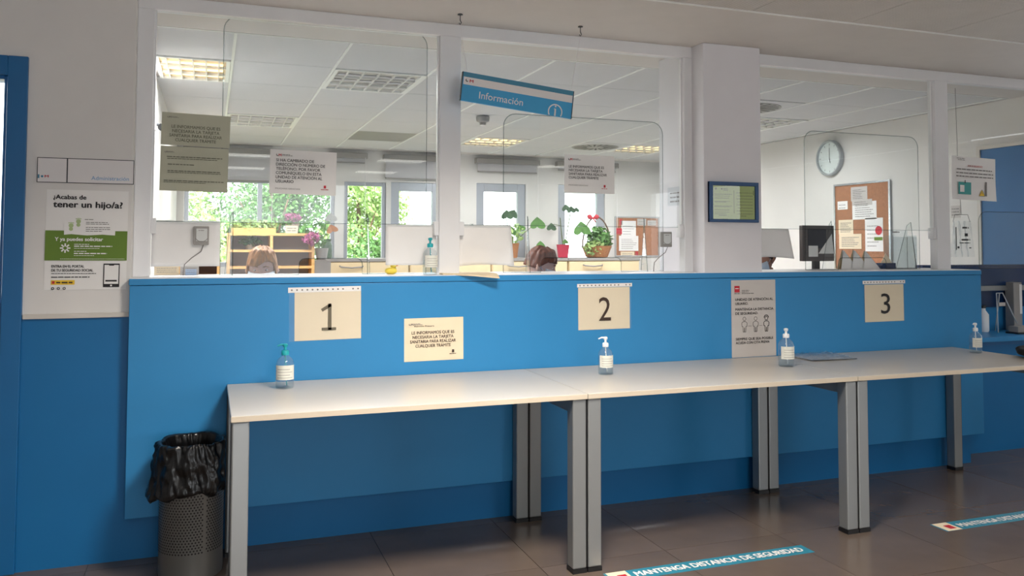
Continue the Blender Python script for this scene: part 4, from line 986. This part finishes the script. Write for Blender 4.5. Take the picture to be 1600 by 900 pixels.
# clock
t = thing('wall_clock', 'round white wall clock with grey rim on the right office wall', 'clock', (5.68, 2.664, 2.236))
def lx(prof, nm, m, n=32):
    mb = MB().lathe(prof, n); mb.map(lambda p: Vector((-p.z, p.x, p.y))); return mb.build(nm, m, t, smooth=2)
lx([(.168, .001), (.178, .004), (.178, .04), (.168, .048), (.158, .046), (.156, .02)], 'rim', mat('clock_rim', (176, 180, 182), .3, .5))
lx([(.157, .018), (.157, .022)], 'dial', mat('clock_dial', (212, 220, 218), .5))
a = MB()
for k in range(12):
    an = k * pi / 6; stroke(a, [(.125 * cos(an), .125 * sin(an)), (.142 * cos(an), .142 * sin(an))], .007, 0)
a.map(lambda p: Vector((-.0228, -p.x, p.z))); a.build('hour_marks', INKL, t)
a = MB(); stroke(a, [(0, -.02), (0, .10)], .006, 0); stroke(a, [(0, 0), (.01, -.05)], .008, 0); a.map(lambda p: Vector((-.024, -p.x, p.z))); a.build('hands', INK, t)
# note on right wall
t = thing('wall_note', 'small printed note on the office wall right of the mullion', 'paper notice', (5.68, 1.22, 1.60)); B(-.003, -.001, -.045, .045, 0, .10).build('sheet', PAPG, t)
a = MB(); bars(a, [(-.035, .035, .02 + k * .025, .007) for k in range(3)], 0); a.map(lambda p: Vector((-.0036, p.x, p.z))); a.build('print', INKL, t)
# hanging plastic bag
t = thing('plastic_bag', 'clear printed plastic bag hanging right of the right mullion', 'plastic bag', (4.93, .50, 1.29))
n = 14; vs = []
for j in range(n + 1):
    for i in range(n + 1):
        u, v = i / n - .5, j / n; vs.append((u * .20 * (1 - .1 * v), .018 * sin(u * 22 + v * 3) + .01 * mnoise.noise(Vector((u * 9, v * 6, 1))), v * .255))
MB().add(vs, [(j * (n + 1) + i, j * (n + 1) + i + 1, (j + 1) * (n + 1) + i + 1, (j + 1) * (n + 1) + i) for j in range(n) for i in range(n)]).build('film', SLEEVE, t, smooth=True)
a = MB(); bars(a, [(-.02, .04, .20, .012), (.0, .03, .145, .022), (-.03, .05, .115, .012), (-.05, .05, .095, .008), (-.085, -.075, .05, .16), (-.07, -.05, .06, .015), (.04, .06, .06, .008)], -.024); a.build('print', GASK, t)
MB().tube([(-.08, 0, .25), (-.06, 0, .30), (.06, 0, .30), (.08, 0, .25)], .002, 5).build('string', INKL, t); MB().tube([(0, 0, .30), (0, .02, .60), (0, .03, 1.21)], .0015, 5).build('hanger_wire', INKL, t)

# monitor at the third station
t = thing('monitor', 'black monitor with white note, behind the right bay acrylic', 'monitor', (3.635, .46, .76))
B(-.126, .126, -.015, .02, .506, .738).build('housing', mat('monitor_case', (74, 66, 66), .4), t, bevel=.004)
B(-.085, .060, -.0165, -.014, .59, .715).build('screen', SCREEN, t)
B(-.082, -.008, -.018, -.0155, .535, .606).build('note', PAPW, t, bevel=.0008)
MB().add([(-.005, -.018, .555), (.118, -.018, .555), (.105, -.018, .685)], [(0, 1, 2)]).build('paper_corner', PAPW, t)
B(-.02, .02, .0, .03, .02, .54).build('stand_arm', BLACKP, t); B(-.1, .1, .0, .15, 0, .02).build('stand_base', BLACKP, t)
t = thing('desk', 'office desk behind the right half of the counter', 'desk', (3.6, .75, 0)); B(-.7, .75, -.30, -.13, .73, .76).build('worktop', BEIGE, t)
for xx in (-.69, .70): B(xx, xx + .04, -.29, -.14, 0, .73).build('side_panel', GREYL, t)
# brochures fanned out on the counter
for k, (cx, w, h, ti) in enumerate([(3.80, .13, .12, .25), (3.89, .14, .12, .5), (3.98, .13, .115, .55)]):
    t = thing('brochure', ['pleated cream brochure nearest the monitor', 'middle pleated cream brochure on the counter', 'pleated cream brochure nearest the blue box'][k], 'brochure', (cx, .36, 1.216), 'fan of brochures on the counter')
    MB().add([(-w * .55, -.01, 0), (w * .6, .0, 0), (-w * .15, .02, h), (-w * .5, -.008, .0), (w * .6, .012, 0), (-w * .15, .034, h * 1.0)], [(0, 1, 2), (5, 4, 3), (0, 3, 4, 1), (1, 4, 5, 2), (2, 5, 3, 0)]).build('front_leaf', PAPW, t)
    MB().add([(-w * .6, .02, .0), (w * .2, .03, .0), (-w * .15, .036, h * 1.06), (-w * .6, .022, .0), (w * .2, .032, .0), (-w * .15, .038, h * 1.06)], [(0, 1, 2), (5, 4, 3)]).build('rear_leaf', CARD, t)
t = thing('blue_box', 'small navy box holding folded cream papers on the counter', 'box', (4.115, .37, 1.216))
B(-.055, .055, -.03, .03, 0, .038).build('box', NAVY, t, bevel=.002); MB().prism([(-.05, .036), (.045, .036), (-.01, .10)], -.01, -.005).build('folded_paper', PAPER, t)
t = thing('brochure_holder', 'clear empty brochure holder beside the right mullion', 'brochure holder', (4.26, .39, 1.216))
B(-.10, .10, .038, .042, 0, .255).build('back', PLAST, t); B(-.10, .10, -.042, -.038, 0, .21).build('front', PLAST, t); B(-.10, .10, -.042, .042, 0, .004).build('base', PLAST, t)
B(-.10, -.097, -.04, .04, 0, .22).build('side', PLAST, t); B(.097, .10, -.04, .04, 0, .22).build('side', PLAST, t); a = MB(); bars(a, [(-.03, .03, .24, .008)], .036); a.build('print', INKL, t)

# niche items at the low counter
t = thing('easel_stand', 'clear acrylic easel on the low counter at the right', 'easel', (5.17, .36, .765))
for pts in ([(-.08, 0, 0), (-.03, .05, .27)], [(.10, 0, .06), (.03, .05, .27)], [(-.03, .05, .27), (.03, .05, .27)], [(0, .09, 0), (0, .05, .27)]): MB().tube(pts, .004, 6).build('rod', mat('acrylic_rod', (196, 204, 210), .2), t, smooth=True)
B(-.03, .03, .03, .036, .18, .205).build('label', PAPG, t)
t = thing('leaflet_box', 'grey leaflet tray with dark contents below the easel', 'tray', (5.20, .27, .765)); B(-.09, .09, -.05, .05, 0, .012).build('tray', BLACKP, t); B(-.07, .09, -.03, .04, .012, .05).build('leaflets', GREYL, t)
t = thing('binder', 'grey ring binder standing at the right edge of the low counter', 'binder', (5.335, .42, .765)); B(-.04, .04, -.02, .05, 0, .345).build('cover', GREYL, t, bevel=.003); B(.015, .038, -.022, -.019, .12, .33).build('spine_label', PAPW, t)
t = thing('white_bottle', 'white bottle partly hidden behind the right end of the counter', 'bottle', (5.05, .44, .765)); MB().lathe([(.03, 0), (.034, .01), (.034, .12), (.014, .15), (.014, .165)], 18).build('body', PUMPW, t, smooth=2); MB().lathe([(.016, .165), (.016, .185)], 14).build('cap', BLACKP, t)

# ================================================================== PEOPLE
def person(x, y, top, yaw, nod, lab, chairlab, skin, hairm, coat, bangs=0.0, hairlen=.0, mask=True):
    """seated adult; local origin on the floor, faces -y before yaw"""
    t = thing('person', lab, 'person', (x, y, 0), None, (0, 0, yaw))
    hz = top - .235                    # chin height
    N = 28
    rings = []
    def ringf(z, rx, ry, cy=0): return [Vector((rx * cos(2 * pi * k / N), cy + ry * sin(2 * pi * k / N), z)) for k in range(N)]
    body = [(.47, .17, .13, .03), (.55, .175, .135, .03), (.66, .155, .115, .02), (.78, .16, .11, .01), (hz - .22, .175, .115, .0), (hz - .13, .19, .105, .0), (hz - .075, .16, .085, .0), (hz - .045, .085, .065, .01), (hz - .02, .056, .055, .015), (hz + .02, .054, .056, .015)]
    for b in body: rings.append(ringf(*b))
    head = [(.03, .050, .070, -.012), (.045, .060, .082, -.010), (.075, .068, .092, -.004), (.105, .073, .097, 0), (.13, .075, .098, 0), (.16, .074, .098, .002), (.19, .066, .088, .004), (.215, .046, .064, .006), (.23, .02, .03, .008)]
    for dz, rx, ry, cy in head:
        r = ringf(hz + dz, rx, ry, cy)
        for k, p in enumerate(r):
            a = 2 * pi * k / N; f = max(0, cos(a + pi / 2))      # 1 at the front (-y)
            if .06 < dz < .12 and f > .97: p.y -= .022 * (1 - abs(dz - .08) / .05)
            if .11 < dz < .14 and .75 < f < .96: p.y += .007
            if dz < .06 and f > .9: p.y -= .006
        rings.append(r)
    pivot = Vector((0, .02, hz))
    def bend(p):
        w = max(0, min(1, (p.z - (hz - .02)) / .05))
        return pivot + Matrix.Rotation(nod * w, 3, 'X') @ (p - pivot)
    mb = MB().loft([[bend(p) for p in r] for r in rings])
    for s in (-1, 1):      # arms forward on the desk, thighs and shins
        mb.tube([(s * .16, 0, hz - .12), (s * .215, -.02, hz - .25), (s * .21, -.10, hz - .37), (s * .15, -.26, hz - .38), (s * .12, -.33, hz - .375)], [.05, .047, .04, .033, .026], 10)
        for f in range(5):
            fx = s * (.12 - .03 + f * .015)
            mb.tube([(fx, -.33, hz - .378), (fx, -.375, hz - .37), (fx, -.40 - .004 * (2 - abs(f - 2)), hz - .382)], [.011, .009, .007], 6)
        mb.tube([(s * .09, .02, .52), (s * .10, -.2, .54), (s * .10, -.40, .52), (s * .10, -.40, .25), (s * .10, -.38, .06)], [.085, .078, .06, .05, .036], 10)
        mb.tube([(s * .10, -.36, .035), (s * .10, -.50, .03)], [.04, .032], 8)
        c = bend(Vector((s * .077, .012, hz + .10))); mb.tube([c + Vector((0, 0, -.026)), c + Vector((s * .010, .004, 0)), c + Vector((0, .004, .03))], [.008, .013, .009], 7)
    o = mb.build('body', skin, t, smooth=True)
    # clothing: shell over the torso
    cl_ = MB().loft([[Vector((p.x * 1.06, (p.y - .01) * 1.08 + .01, p.z)) for p in ringf(*b)] for b in body[:8]])
    for s in (-1, 1): cl_.tube([(s * .16, 0, hz - .115), (s * .215, -.02, hz - .25), (s * .21, -.10, hz - .37), (s * .16, -.24, hz - .38)], [.058, .055, .048, .042], 10)
    cl_.build('top', coat, t, smooth=True)
    # hair shell
    hr = MB(); vs = []; fs = []; NE, NA = 18, 72
    for j in range(NE + 1):
        for k in range(NA):
            a = 2 * pi * k / NA; f = cos(a + pi / 2)       # f=1 front
            part = .03 * max(0, cos(a + pi / 2 - .5)) ** 6 if bangs > 0 else 0    # side parting opens the fringe
            lowest = (.155 - bangs + part) if f > .45 else (.155 - bangs) + (.45 - f) / .55 * (-.09 - hairlen) if f > -.1 else .06 - hairlen
            e0 = max(-.9, (lowest - .12) / .12); e = math.asin(max(-.95, min(.95, e0))); el = e + (pi / 2 - e) * j / NE
            nn = 1 + .09 * mnoise.noise(Vector((cos(a) * 5, sin(a) * 5, el * 3))) + .012 * sin(a * 19 + el * 6)
            z = hz + .12 + .128 * sin(el) * nn; c = max(.02, cos(el)) if el > 0 else 1.0
            vs.append(bend(Vector((.088 * c ** .6 * nn * cos(a), .004 + .112 * c ** .6 * nn * sin(a), z))))
    for j in range(NE):
        for k in range(NA): fs.append((j * NA + k, j * NA + (k + 1) % NA, (j + 1) * NA + (k + 1) % NA, (j + 1) * NA + k))
    fs.append(tuple(NE * NA + k for k in range(NA)))
    h = hr.add(vs, fs).build('hair', hairm, t, smooth=True); md = h.modifiers.new('s', 'SOLIDIFY'); md.thickness = .014; md.offset = -1
    for s in (-1, 1):
        c = bend(Vector((s * .030, -.083, hz + .122)))
        e = MB().lathe([(.001, -.005), (.009, -.003), (.0115, 0), (.009, .003), (.001, .005)], 12, c=tuple(c), sy=.6); e.build('eye', PAPW, t, smooth=True)
        e = MB().lathe([(.001, -.0045), (.0048, 0), (.001, .0045)], 10, c=(c.x, c.y - .0045, c.z), sy=.7); e.build('iris', INKB, t, smooth=True)
        a = MB(); a.tube([bend(Vector((s * .014, -.097, hz + .142))), bend(Vector((s * .03, -.097, hz + .148))), bend(Vector((s * .046, -.086, hz + .142)))], .003, 5); a.build('eyebrow', hairm, t)
    a = MB(); a.tube([bend(Vector((-.022, -.086, hz + .05))), bend(Vector((0, -.094, hz + .05))), bend(Vector((.022, -.086, hz + .05)))], [.003, .006, .003], 6); a.build('mouth', RED, t)
    if mask:
        rg = []
        for dz, q in [(.012, .80), (.03, 1.04), (.055, 1.10), (.085, 1.10), (.110, 1.03)]:
            row = []
            for k in range(13):
                a = -pi / 2 + (k - 6) / 6 * 1.25
                row.append(bend(Vector((.076 * q * cos(a), -.006 + .100 * q * sin(a) - .014 * (1 - abs(k - 6) / 6), hz + dz))))
            rg.append(row)
        m_ = MB(); m_.v = [p for r in rg for p in r]; m_.f = [(i * 13 + k, i * 13 + k + 1, (i + 1) * 13 + k + 1, (i + 1) * 13 + k) for i in range(4) for k in range(12)]
        o = m_.build('face_mask', MASKM, t, smooth=True); md = o.modifiers.new('s', 'SOLIDIFY'); md.thickness = .002
        a = MB()
        for s in (-1, 1): a.tube([bend(Vector((s * .07, -.03, hz + .09))), bend(Vector((s * .082, .012, hz + .12)))], .0015, 4)
        a.build('mask_strap', MASKM, t)
    # chair
    c = thing('office_chair', chairlab, 'office chair', (x, y, 0), None, (0, 0, yaw))
    B(-.22, .22, -.22, .2, .40, .47).build('seat', CLOTH, c, bevel=.02); B(-.19, .19, .19, .23, .56, .88).build('backrest', CLOTH, c, bevel=.02)
    B(-.03, .03, .2, .225, .40, .58).build('back_bar', BLACKP, c); MB().tube([(0, 0, .06), (0, 0, .40)], .025, 10).build('post', BLACKP, c)
    for k in range(5):
        a = k * 2 * pi / 5 + .3; l = MB().tube([(0, 0, .075), (.27 * cos(a), .27 * sin(a), .06)], [.025, .018], 7).build('leg', BLACKP, c); MB().tube([(.27 * cos(a), .27 * sin(a) - .015, .027), (.27 * cos(a), .27 * sin(a) + .015, .027)], .027, 10).build('castor', BLACKP, l)
person(.215, 1.25, 1.345, radians(-8), radians(9), 'blond person with fringe and white mask looking down in the left bay', 'black office chair under the blond person in the left bay', SKIN, BLOND, SWEAT, .012, .06)
person(2.05, 1.42, 1.352, radians(66), radians(16), 'brown-haired person with white mask in profile beside the acrylic slot', 'black office chair under the brown-haired person', SKIN, BROWN, COATW, .0, -.035)
person(3.46, .78, 1.42, radians(-70), radians(22), 'tanned person hidden behind the white sheet right of the column', 'black office chair under the tanned person right of the column', SKIN2, DARKH, COATW, .0, -.03, mask=True)

# ================================================================== CEILING FITTINGS
def lamp(i, j, kind, lab):
    x0, y0 = TX0 + TPX * i, TY0 + TPY * j; x1, y1 = x0 + TPX, y0 + TPY; x0 = max(x0, -.43)
    t = thing('ceiling_lamp', lab, 'ceiling lamp', ((x0 + x1) / 2, (y0 + y1) / 2, ZC), 'louvred ceiling lamps in the office')
    for b in [(x0 + .01, x1 - .01, y0 + .01, y0 + .035), (x0 + .01, x1 - .01, y1 - .035, y1 - .01), (x0 + .01, x0 + .035, y0 + .035, y1 - .035), (x1 - .035, x1 - .01, y0 + .035, y1 - .035)]:
        B(b[0], b[1], b[2], b[3], ZC - .006, ZC + .011).build('frame', RAILM, t, local=False)
    B(x0 + .03, x1 - .03, y0 + .03, y1 - .03, ZC + .009, ZC + .0115).build('reflector', LAMPB if kind != 'w' else mat('lamp_reflector_lit', (240, 214, 168), .4), t, local=False)
    for k in range(1, 4):
        y = y0 + (y1 - y0) * k / 4; MB().tube([(x0 + .05, y, ZC + .002), (x1 - .05, y, ZC + .002)], .008, 8).build('tube', LAMPW if kind == 'w' else SIGNW, t, local=False)
    for k in range(1, 6):
        x = x0 + (x1 - x0) * k / 6; B(x - .004, x + .004, y0 + .035, y1 - .035, ZC - .010, ZC + .006).build('louvre', LOUV, t, local=False)
    for k in range(1, 3):
        y = y0 + (y1 - y0) * k / 3; B(x0 + .035, x1 - .035, y - .006, y + .006, ZC - .010, ZC + .006).build('louvre', LOUV, t, local=False)
lamp(-1, 1, 'w', 'warm lit louvred ceiling lamp at the top left of the office'); lamp(1, 1, 'c', 'louvred lamp added for a hall lamp reflection above the left bay'); lamp(4, 5, 'w', 'louvred ceiling lamp below the hanging sign')  # lamp above the left bay is added for a hall lamp's reflection
lamp(7, 5, 'w', 'louvred ceiling lamp beside the round air diffuser'); lamp(7, 2, 'c', 'louvred ceiling lamp right of the column'); lamp(0, 4, 'c', 'faint louvred ceiling lamp above the address notice')
def diffuser(i, j, lab):
    cx, cy = TX0 + TPX * (i + .5), TY0 + TPY * (j + .5)
    t = thing('air_diffuser', lab, 'air vent', (cx, cy, ZC), 'swirl air diffusers')
    B(-.30, .30, -.35, .35, -.002, .011).build('plate', CEILT, t)
    MB().lathe([(.27, -.006), (.27, -.003), (.25, -.003)], 32).build('ring', mat('vent_ring', (150, 148, 144), .5), t, smooth=2)
    for k in range(20):
        a = k * 2 * pi / 20; c, s = cos(a), sin(a)
        vs = [(.10 * c, .10 * s, -.0070), (.25 * cos(a + .12), .25 * sin(a + .12), -.0070), (.25 * cos(a + .22), .25 * sin(a + .22), -.0070), (.10 * cos(a + .18), .10 * sin(a + .18), -.0070)]
        MB().add(vs + [(x, y, -.0062) for x, y, z in vs], [(0, 1, 2, 3), (7, 6, 5, 4), (0, 4, 5, 1), (1, 5, 6, 2), (2, 6, 7, 3), (3, 7, 4, 0)]).build('slot', VENTD, t)
diffuser(6, 5, 'round swirl air diffuser above the health card notice'); diffuser(6, 1, 'swirl air vent just right of the column')
t = thing('smoke_detector', 'small grey smoke detector on the ceiling right of the mullion', 'smoke detector', (2.15, 2.95, ZC - .004))
MB().lathe([(.055, 0), (.06, -.01), (.055, -.045), (.03, -.055), (.028, -.075), (.001, -.078)][::-1], 20).build('base', GREYL, t, smooth=2); MB().lathe([(.02, -.083), (.026, -.076)], 12).build('sensor', PAPW, t)
t = thing('wall_camera', 'small camera on the office wall behind the olive notices', 'camera', (-.44, 2.0, 2.16)); B(0, .012, -.04, .04, -.04, .04).build('plate', SIGNW, t); MB().tube([(.012, 0, 0), (.06, -.03, -.01)], .01, 8).build('arm', GASK, t); MB().tube([(.05, -.10, -.03), (.06, .02, .0)], .026, 10).build('body', BLACKP, t, smooth=2)
# hall ceiling lamps: bright panels far behind the viewer (they show as reflections in the panes), louvred ones nearer
for k, (x, y) in enumerate([(.35, -6.6), (.35, -8.4), (2.3, -6.6), (2.3, -8.4), (4.6, -6.6), (-1.6, -6.6)]):
    t = thing('hall_panel_lamp', 'white panel lamp in the hall ceiling, ' + ['nearest row left', 'farther row left', 'nearest row middle', 'farther row middle', 'nearest row right', 'nearest row far left'][k], 'ceiling lamp', (x, y, ZC), 'panel lamps of the hall')
    B(-.32, .32, -.17, .17, -.008, .002).build('frame', RAILM, t); B(-.30, .30, -.15, .15, -.011, -.0082).build('panel', LAMPC, t)
for k, (x, y) in enumerate([(.94, -1.75), (3.36, -2.95), (.94, -4.15), (-1.5, -2.95), (5.8, -1.75)]):
    t = thing('hall_louvred_lamp', 'louvred hall ceiling lamp, ' + ['nearest the hanging sign', 'over the right table', 'above the viewer', 'near the blue door', 'far right'][k], 'ceiling lamp', (x, y, ZC), 'louvred lamps of the hall')
    for b in [(-.295, .295, -.295, -.27), (-.295, .295, .27, .295), (-.295, -.27, -.27, .27), (.27, .295, -.27, .27)]: B(b[0], b[1], b[2], b[3], -.012, .002).build('frame', RAILM, t)
    for q in range(1, 5):
        v = -.27 + .54 * q / 5
        B(v - .003, v + .003, -.27, .27, -.011, .0).build('louvre', LOUV, t); B(-.27, .27, v - .003, v + .003, -.011, .0).build('louvre', LOUV, t)
